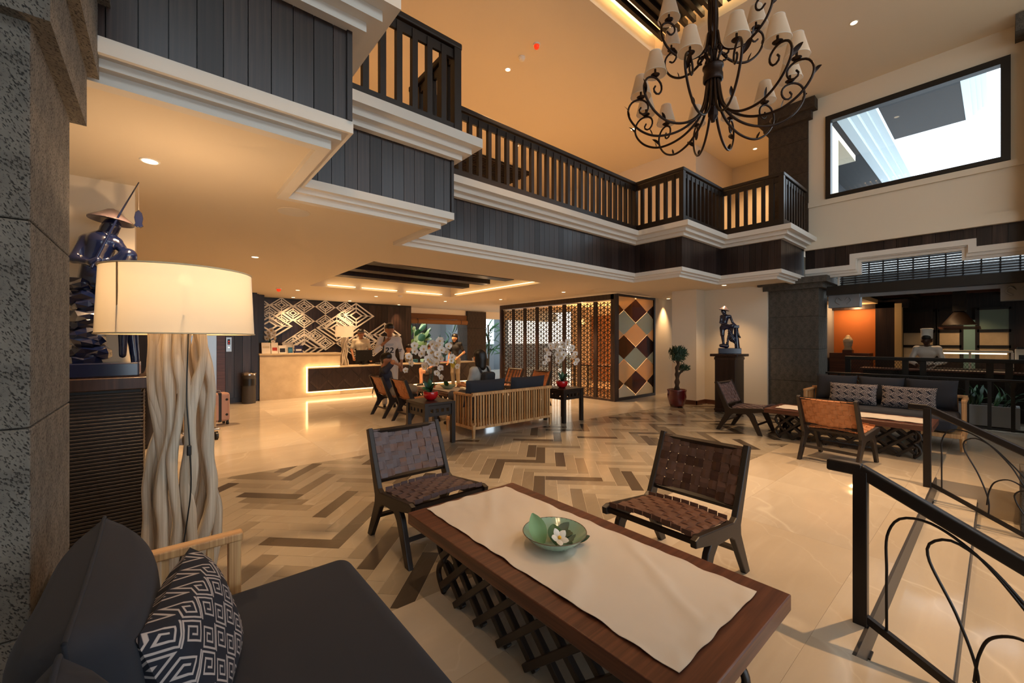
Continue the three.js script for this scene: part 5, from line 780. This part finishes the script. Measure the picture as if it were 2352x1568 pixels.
{ const p = sit(0.5); p.knR = [0.1, 0.66, 0.42]; p.anR = [0.22, 0.3, 0.5]; p.haR = [0.05, 0.72, 0.3]; person('woman with long red brown hair sitting cross legged at the desk', 5.95, 0, -10.75, -1.3, { shirt: bodyCol('#3a2f2c'), trousers: bodyCol('#51463c'), shorts: 0.55, hair: mat('#5a2312', 0.5), hairStyle: 'long', skin: mat('#d69a72', 0.55), p, turn: 0.2 }); 
  const s = T('desk_stool', 'dark stool under the red haired woman at the desk', 'stool', 5.95, 0, -10.75); M('seat', cyl(0.2, 0.2, 0.05, 0, 0.475, 0, 24), m.blackwood, s); for (let i = 0; i < 4; i++) M('leg', tube([[0.12 * Math.cos(i * 1.57), 0.46, 0.12 * Math.sin(i * 1.57)], [0.19 * Math.cos(i * 1.57), 0, 0.19 * Math.sin(i * 1.57)]], 0.014, 4, 6), m.blackwood, s); }
{
  const p = sit(0.43); const w = person('woman in grey tee with backpack sitting on the middle sofa', 4.05, 0, -5.72, Math.PI + 0.25, { shirt: bodyCol('#a8a29a'), trousers: bodyCol('#4a4a52'), hair: m.hair, hairStyle: 'bob', skin: mat('#c98d66', 0.55), p: { ...p, haL: [0.05, 0.7, 0.25], haR: [-0.02, 0.7, 0.26] }, turn: -0.2, noFace: true });
  M('backpack', rbox(0.26, 0.34, 0.14, 0.05, 0, 0.78, -0.26, -0.1), mat('#26262a', 0.8), w); M('backpack_pocket', rbox(0.18, 0.16, 0.05, 0.02, 0, 0.7, -0.345, -0.1), mat('#8d857c', 0.8), w); for (const s of [-1, 1]) M('strap', tube([[s * 0.09, 0.9, -0.24], [s * 0.11, 1.02, -0.14], [s * 0.11, 0.96, 0.0], [s * 0.12, 0.8, 0.03]], 0.016, 14, 6), mat('#26262a', 0.8), w);
}
person('man in light shirt and dark trousers behind the driftwood lamp', -0.1, 0, -7.55, 1.25, { k: 0.98, shirt: bodyCol('#b3aaa4'), trousers: bodyCol('#2b2422'), hair: m.hair, skin: mat('#7a4a2e', 0.55), p: { che: [0, 1.26, 0.1], nek: [0, 1.43, 0.17], hed: [0, 1.55, 0.22], shL: [0.17, 1.38, 0.13], shR: [-0.17, 1.38, 0.13], elR: [-0.2, 1.12, 0.2], haR: [-0.16, 0.92, 0.38], elL: [0.2, 1.12, 0.2], haL: [0.16, 0.92, 0.4] } });
{ const t = T('luggage_trolley', 'luggage trolley with dark bag and box behind the driftwood lamp', 'trolley', 0.38, 0, -7.7, 0.2); M('deck', rbox(0.45, 0.03, 0.6, 0.01, 0, 0.16, 0), m.steel, t); for (const x of [-1, 1]) for (const z of [-1, 1]) M('wheel', cyl(0.06, 0.06, 0.03, x * 0.19, 0.06, z * 0.25, 16, 0, 0, Math.PI / 2), m.plastic, t); M('handle', tube([[-0.2, 0.17, -0.28], [-0.2, 0.9, -0.3], [0.2, 0.9, -0.3], [0.2, 0.17, -0.28]], 0.014, 40, 6), m.steel, t);
  tag(M('cardboard_box', rbox(0.4, 0.34, 0.42, 0.01, 0.38, 0.345, -7.68, 0, 0.2), mat('#8d7a62', 0.8)), 'brown box on the luggage trolley behind the lamp', 'box'); tag(M('travel_bag', skin([[0.26, 0.63, -7.7, 0.5, 0.63, -7.66, 0.115, 0.115]], 0.02, 0.02), mat('#23201f', 0.7)), 'dark travel bag on top of the box on the trolley', 'bag'); }
person('person in grey shirt at the right edge of the picture, arm hanging', 7.45, 0, 0.62, -1.75, { shirt: bodyCol('#a59a92'), trousers: bodyCol('#3a3a2c'), hair: m.hair, skin: mat('#9a5a38', 0.55), p: { elL: [0.3, 1.13, 0.02], haL: [0.32, 0.88, 0.1], elR: [-0.3, 1.13, 0.02], haR: [-0.32, 0.88, 0.1] } });
{
  const p = person('chef in white jacket and tall hat behind the restaurant rail', 12.38, 0, -0.98, -Math.PI / 2 - 0.1, { k: 0.92, w: 0.9, shirt: bodyCol('#e8ddd2'), trousers: bodyCol('#2a2624'), hair: m.hair, sleeve: 1.6, skin: mat('#4a2c1e', 0.55), p: { elL: [0.28, 1.12, 0.05], haL: [0.08, 1.02, 0.26], elR: [-0.28, 1.12, 0.05], haR: [-0.08, 1.02, 0.26], hed: [0, 1.59, 0.04] } });
  M('chef_hat', lathe([[0.098, 0], [0.1, 0.05], [0.105, 0.2], [0.11, 0.23], [0.08, 0.24], [0.001, 0.235]], 26, 0, 1.64, 0.03), m.white, p);
}
// ================= RESTAURANT BEYOND THE RAIL =================
S('ceiling_restaurant', [bb(11.35, 17, 2.75, 2.85, -3, 6)], m.black);
S('wall_restaurant_back', [bb(16, 16.2, 0, 2.8, -4, 6)], m.plankC);
S('wall_restaurant_side', [bb(10.4, 14.6, 0, 2.8, -3.2, -2.95)], m.grey);
S('wall_pilaster', [bb(10.4, 10.75, 0, 2.75, -2.95, -2.55), bb(10.75, 11.6, 0, 2.75, -2.95, -2.75)], m.grey);
S('wall_niche', [bb(14.2, 14.4, 0, 2.5, -2.95, -2.05)], mat('#b8692f', 0.75)); S('wall_niche_post', [bb(14.0, 14.4, 0, 2.45, -2.05, -1.68), bb(14.0, 14.2, 2.3, 2.5, -2.95, -1.45)], m.plankC); S('trim_3', [bb(13.95, 14.15, 0, 2.4, -1.68, -1.55), bb(12.2, 14.0, 2.42, 2.52, -2.95, -2.0)], mat('#d6bb8a', 0.8));
{
  const c = SG('ceiling_beams'); for (let i = 0; i < 6; i++) M('beam', bb(11.4, 16, 2.6, 2.72, -2.2 + i * 0.75, -2.1 + i * 0.75), m.blackwood, c); for (let i = 0; i < 5; i++) M('purlin', bb(11 + i * 1.1, 11.06 + i * 1.1, 2.66, 2.75, -2.9, 5), m.top, c);
  const k = SG('trim_cornice'); M('moulding', [bb(10.2, 10.26, 2.3, 2.36, -2.2, 5)], m.grey, k); M('carved_block', [bb(10.16, 10.4, 2.12, 2.36, -2.2, -1.72)], m.grey, k); M('carved_block', bb(10.16, 10.4, 2.1, 2.36, 0.02, 0.5), m.grey, k);
  for (const z of [-1.96, 0.2]) for (const s of [-1, 1]) M('scroll', tube([[10.15, 2.26, z + s * 0.03], [10.15, 2.31, z + s * 0.08], [10.15, 2.24, z + s * 0.12], [10.15, 2.18, z + s * 0.06]], 0.012, 14, 6), m.grey, k);
}
{
  const t = T('sliding_screen', 'dark framed sliding screens with pale panels behind the chef', 'screen', 15.8, 0, 0);
  const fr = []; const cols = [[-1.75, -1.1], [-1.05, -0.62], [-0.35, 0.2]];
  for (const [a, b] of cols) { for (const z of [a, b]) M('stile', box(0.05, 2.3, 0.07, 0, 1.15, z), m.black, t); for (const y of [0.95, 1.32, 1.72, 2.28]) M('rail', box(0.05, 0.07, b - a, 0, y, (a + b) / 2), m.black, t); for (const [y0, y1, mt] of [[0.98, 1.29, 'cream'], [1.35, 1.69, 'cream'], [1.75, 2.25, a < -1 ? 'plankC' : a > -0.5 ? 'glassGreen' : 'plankC']]) M('panel', bb(-0.01, 0.01, y0, y1, a + 0.03, b - 0.03), mt === 'glassGreen' ? mat('#7f9a90', 0.4) : m[mt], t); M('base_panel', bb(-0.02, 0.02, 0, 0.92, a, b), m.plankC, t); }
  M('glazed_gap', bb(-0.02, 0, 0, 2.0, -0.6, -0.38), mat('#7fa6a6', 0.3), t);
}
{ const t = T('cooking_hood', 'dark hanging extractor hood with rails above the chef', 'hood', 13.2, 1.78, -0.55); M('canopy', new THREE.CylinderGeometry(0.1, 0.36, 0.3, 4, 1).rotateY(Math.PI / 4).translate(0, 0.18, 0), m.blackwood, t); for (let i = 0; i < 4; i++) M('hanging_rail', box(0.02, 0.015, 0.62, -0.3 + i * 0.2, -0.02 - i * 0.012, 0), m.top, t); M('flue', box(0.2, 0.55, 0.2, 0, 0.6, 0), m.black, t); }
{ const t = T('display_fridge', 'lit glass display counter behind the chef', 'display counter', 14.6, 0, -0.25); M('body', bb(-0.25, 0.25, 0, 0.8, -0.8, 0.45), m.darkgrey, t); M('glass_front', bb(-0.25, -0.24, 0.8, 1.2, -0.8, 0.45), m.glass, t); M('top', rbox(0.5, 0.04, 1.27, 0.01, 0, 1.22, -0.175), m.white, t); M('light_tube', box(0.03, 0.03, 1.1, -0.15, 1.17, -0.175), mat('#fff3d8', 0.5, { emissive: new THREE.Color().setRGB(1, 0.8, 0.5), emissiveIntensity: 3 }), t); for (const z of [-0.8, -0.18, 0.45]) M('mullion', bb(-0.26, -0.23, 0.8, 1.2, z - 0.02, z + 0.02), m.white, t); const l = new THREE.RectAreaLight(WARM, 12, 1.1, 0.1); light(l, 14.4, 1.15, -0.42); l.lookAt(14.3, 0.9, -0.42); }
{ const t = T('coffee_machine', 'white and black coffee machine on the restaurant counter', 'coffee machine', 14.7, 0.95, 0.42); M('body', rbox(0.35, 0.32, 0.36, 0.02, 0, 0.17, 0), m.white, t); M('front', rbox(0.02, 0.16, 0.26, 0.005, -0.175, 0.12, 0), m.plastic, t); M('lid', rbox(0.3, 0.05, 0.3, 0.01, 0, 0.35, 0), m.plastic, t); const c = T('back_counter', 'dark counter carrying the coffee machine', 'counter', 14.75, 0, 0.8); M('body', bb(-0.3, 0.3, 0, 0.9, -0.3, 2), m.plankC, c); M('worktop', bb(-0.32, 0.32, 0.9, 0.95, -0.33, 2), m.cream, c); }
{ const t = T('serving_counter', 'dark serving counter in front of the chef', 'counter', 11.75, 0, -0.9); M('body', bb(-0.15, 0.15, 0, 0.85, -1.0, 1.2), m.blackwood, t); M('worktop', rbox(0.42, 0.04, 2.3, 0.01, 0, 0.87, 0.1), m.top, t); }
{ const t = T('stone_bust', 'pale carved stone head lit on the restaurant ledge', 'sculpture', 13.7, 1.15, -2.55); M('bust', skin([[0, 0.1, 0, 0, 0.18, 0, 0.09, 0.06], [0, 0.22, 0, 0, 0.32, 0, 0.09, 0.1], [0, 0.32, 0, 0, 0.42, 0, 0.1, 0.05]], 0.016, 0.02, (x, y, z) => 0.008 * Math.sin(x * 90) * Math.sin(y * 90)), m.cream, t); M('plinth', box(0.2, 0.08, 0.2, 0, 0.04, 0), m.top, t); const l = T('bust_ledge', 'low ledge carrying the carved stone head', 'ledge', 13.75, 0, -2.5); M('ledge', bb(-0.25, 0.3, 0, 1.15, -0.4, 0.4), m.top, l); light(new THREE.PointLight(WARM, 5), 13.75, 2.3, -2.45).shadow.radius = 3; }
for (const [i, x, z, I] of [[0, 12.8, -0.8, 10], [1, 15.0, -0.6, 16], [2, 15.2, 0.9, 18]]) { const t = T('downlight', ['small spot under the restaurant beams above the chef', 'small spot lighting the pale sliding screens', 'small spot lighting the coffee counter'][i], 'downlight', x, 2.58, z, 0, 'restaurant spots'); M('can', cyl(0.04, 0.04, 0.08, 0, 0, 0, 14), m.black, t); M('bulb', cyl(0.03, 0.03, 0.004, 0, -0.042, 0, 14), m.glow, t); const l = new THREE.SpotLight(WARM, I, 0, 0.9, 0.7); light(l, x, 2.53, z); l.target.position.set(x + (i ? 0.5 : 0), 0, z); scene.add(l.target); }
// black mesh balustrade
{
  const X = 11.3, t = T('mesh_balustrade', 'tall black balustrade with expanded mesh panels before the restaurant', 'balustrade', X, 0, 0);
  M('cap_rail', rbox(0.1, 0.07, 3.4, 0.008, 0, 1.1, -0.45), m.black, t); M('middle_rail', box(0.05, 0.05, 3.4, 0, 0.25, -0.45), m.black, t); const zs = [-2.1, -1.2, -0.95, -0.1, 0.12, 0.42, 0.9]; zs.forEach((z) => M('post', box(0.07, 1.08, 0.09, 0, 0.54, z), m.black, t));
  for (const [a, b] of [[-2.06, -1.25], [-0.9, -0.15], [0.16, 0.38]]) { const gs = [], s = 0.045, H0 = 0.28, H1 = 1.06; for (const sg of [1, -1]) for (let z = a - 0.8; z < b + 0.8; z += s) { const run = 0.45; let t0 = 0, t1 = 1; const z0 = sg > 0 ? z : z + run, dz = sg * run; for (const [lim, dir] of [[a, 1], [b, -1]]) { const q = (lim - z0) / dz; if (dz * dir > 0) t0 = Math.max(t0, q); else t1 = Math.min(t1, q); } if (t1 - t0 > 0.03) gs.push(bar([0.002 * sg, H0 + (H1 - H0) * t0, z0 + dz * t0], [0.002 * sg, H0 + (H1 - H0) * t1, z0 + dz * t1], 0.005, 0.005)); } M('mesh_panel', gs, m.black, t); }
}
{
  const X = 10.3, t = T('slim_railing', 'slim black post railing directly behind the restaurant sofa', 'railing', X, 0, 0); M('top_rail', rbox(0.06, 0.035, 2.75, 0.006, 0, 0.82, -0.95), m.black, t); M('bottom_rail', box(0.04, 0.03, 2.75, 0, 0.03, -0.95), m.black, t); for (let i = 0; i < 12; i++) M('post', box(0.035, 0.8, 0.045, 0, 0.41, -2.3 + i * 0.245), m.black, t);
}
// planters
const strap = leafGeo(0.5, 0.05, 0.9, 7);
[-1.75, -0.95, -0.15].forEach((z, i) => {
  const t = T('planter_box', ['left', 'middle', 'right'][i] + ' grey stone planter with strappy green plants behind the slim railing', 'planter', 10.85, 0, z, 0, 'stone planters'); seed = 40 + i;
  M('box', [bb(-0.2, 0.2, 0.02, 0.36, -0.38, -0.34), bb(-0.2, 0.2, 0.02, 0.36, 0.34, 0.38), bb(-0.2, -0.16, 0.02, 0.36, -0.34, 0.34), bb(0.16, 0.2, 0.02, 0.36, -0.34, 0.34), bb(-0.16, 0.16, 0.02, 0.3, -0.34, 0.34)], m.grey, t); M('soil', bb(-0.16, 0.16, 0.3, 0.32, -0.34, 0.34), m.soil, t);
  for (let k = 0; k < 26; k++) M('leaf', xf(strap.clone().scale(rr(0.7, 1.1), rr(0.55, 1.05), 1), rr(-0.1, 0.1), 0.32, rr(-0.3, 0.3), rr(0.05, 0.5), rr(0, 6.28), 0), k % 3 ? m.leafD : m.leaf, t);
});
// ================= GARDEN BEYOND THE FAR OPENING =================
S('ground', bb(-10, 40, -0.4, -0.3, -40, -13), mat('#4a4a40', 1));
S('wall_garden', [bb(2, 20, -0.3, 1.3, -19.2, -18.8)], m.grey);
{ const b = T('garden_pavilion', 'grey stone pavilion with steps in the garden', 'pavilion', 9.6, 0, -18); M('terrace', bb(-2.5, 2.8, -0.3, 0.9, -0.6, 1.2), mat('#a9adae', 0.9), b); M('bench_slab', rbox(2.6, 0.12, 0.5, 0.02, -0.3, 1.32, 0.8), mat('#b4b8ba', 0.8), b); M('bench_leg', bb(-1.5, -1.3, 0.9, 1.26, 0.6, 1.0), mat('#a9adae', 0.9), b); M('bench_leg', bb(0.7, 0.9, 0.9, 1.26, 0.6, 1.0), mat('#a9adae', 0.9), b); M('pillar', bb(1.2, 1.7, 0.9, 4.2, 0.2, 0.8), mat('#8f979e', 0.9), b); M('pillar', bb(4.2, 4.7, -0.3, 4.2, 0.2, 0.8), mat('#8f979e', 0.9), b); M('back_wall', bb(-2.5, 2.8, 0.9, 4.2, -0.7, -0.5), m.grey, b); M('door', bb(-0.4, 0.5, 0.9, 2.8, -0.5, -0.45), m.plank, b); for (let i = 0; i < 10; i++) M('baluster', box(0.05, 0.6, 0.05, -2.2 + i * 0.2, 2.2, 0.1), m.black, b); M('eave', bb(-3, 5, 4.1, 4.4, -1, 1.5), m.plankC, b); }
{
  const big = leafGeo(0.42, 0.26, 0.7, 6), thin = leafGeo(0.7, 0.07, 1.0, 7), plant = (label, x, y, z, n, g, mts, sp, h) => { const t = T('garden_plant', label, 'plant', x, y, z, 0, 'garden plants'); M('stem', tube([[0, -0.3, 0], [0.03, h * 0.5, 0.02], [0, h, 0]], 0.04, 10, 6), mat('#4a3b28', 0.9), t); for (let i = 0; i < n; i++) { const a = rr(0, 6.28), q = rnd(); M('leaf', xf(g.clone().scale(rr(0.7, 1.2), rr(0.7, 1.2), 1), sp * q * Math.cos(a) * 0.4, h * (0.35 + 0.65 * rnd()), sp * q * Math.sin(a) * 0.4, rr(0.3, 1.5), a, rr(-0.3, 0.3)), mts[i % mts.length], t); } }; seed = 5;
  plant('tall variegated climbing plant at the left of the garden view', 7.6, 0, -14.6, 70, big, [m.leafY, m.leaf, mat('#c8cf96', 0.5)], 0.9, 1.9);
  plant('dark leafy shrub below the garden bench', 8.0, 0, -16.6, 60, thin, [m.leafD, m.leaf], 1.4, 1.0); plant('dark leafy shrub behind the standing woman', 9.3, 0, -15.5, 60, thin, [m.leafD, m.leaf], 1.6, 1.2); plant('broad palm in front of the far column', 10.3, 0, -15.8, 46, thin, [m.leaf, m.leafD], 1.4, 1.9); plant('bushy plant right of the far column', 11.6, 0, -15.4, 60, thin, [m.leaf, m.leafD], 1.6, 2.2); plant('low dark shrub at the left below the climber', 6.3, 0, -15.9, 50, thin, [m.leafD, m.leaf], 1.2, 0.9);
}
{ const t = T('bamboo_blind', 'rolled bamboo blind across the top of the garden opening', 'blind', 7.75, 0, -13.25); M('roll', cyl(0.09, 0.09, 2.4, 0, 2.17, 0, 16, 0, 0, Math.PI / 2), mat('#8a5a2c', 0.7), t); for (let i = 0; i < 6; i++) M('cane', cyl(0.016, 0.016, 2.4, 0, 2.28 + i * 0.03, 0.0, 8, 0, 0, Math.PI / 2), mat('#7a4e28', 0.7), t); for (const x of [-0.9, 0.9]) M('tie', new THREE.TorusGeometry(0.1, 0.008, 6, 20).rotateY(Math.PI / 2).translate(x, 2.17, 0), m.plastic, t); }
{ const t = T('window_rail', 'dark low rail across the garden opening', 'rail', 7.75, 0, -13.3); M('top_bar', rbox(2.4, 0.04, 0.05, 0.006, 0, 0.98, 0), m.black, t); M('sill', bb(-1.2, 1.2, 0, 0.62, -0.06, 0.06), m.plankC, t); for (let i = 0; i < 9; i++) M('post', box(0.025, 0.36, 0.025, -1.1 + i * 0.275, 0.8, 0), m.black, t); }
// building seen through the high window: eaves against the sky
{
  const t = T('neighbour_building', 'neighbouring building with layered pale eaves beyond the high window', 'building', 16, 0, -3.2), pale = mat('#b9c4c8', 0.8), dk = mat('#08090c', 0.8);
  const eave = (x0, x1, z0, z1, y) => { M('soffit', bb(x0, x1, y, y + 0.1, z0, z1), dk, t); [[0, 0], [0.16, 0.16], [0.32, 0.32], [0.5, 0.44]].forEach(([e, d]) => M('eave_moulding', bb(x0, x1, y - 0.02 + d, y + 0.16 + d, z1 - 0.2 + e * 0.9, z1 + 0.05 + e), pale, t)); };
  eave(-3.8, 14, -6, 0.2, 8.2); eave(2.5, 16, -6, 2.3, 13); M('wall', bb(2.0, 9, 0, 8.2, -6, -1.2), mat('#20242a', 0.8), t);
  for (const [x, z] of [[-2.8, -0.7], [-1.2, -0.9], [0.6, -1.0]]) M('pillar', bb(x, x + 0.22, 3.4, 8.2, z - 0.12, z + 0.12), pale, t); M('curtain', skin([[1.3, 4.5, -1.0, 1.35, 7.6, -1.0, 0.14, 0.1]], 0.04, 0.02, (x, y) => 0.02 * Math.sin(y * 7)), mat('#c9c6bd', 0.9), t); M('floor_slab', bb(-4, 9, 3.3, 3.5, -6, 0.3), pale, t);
}
renderer.render(scene, camera);
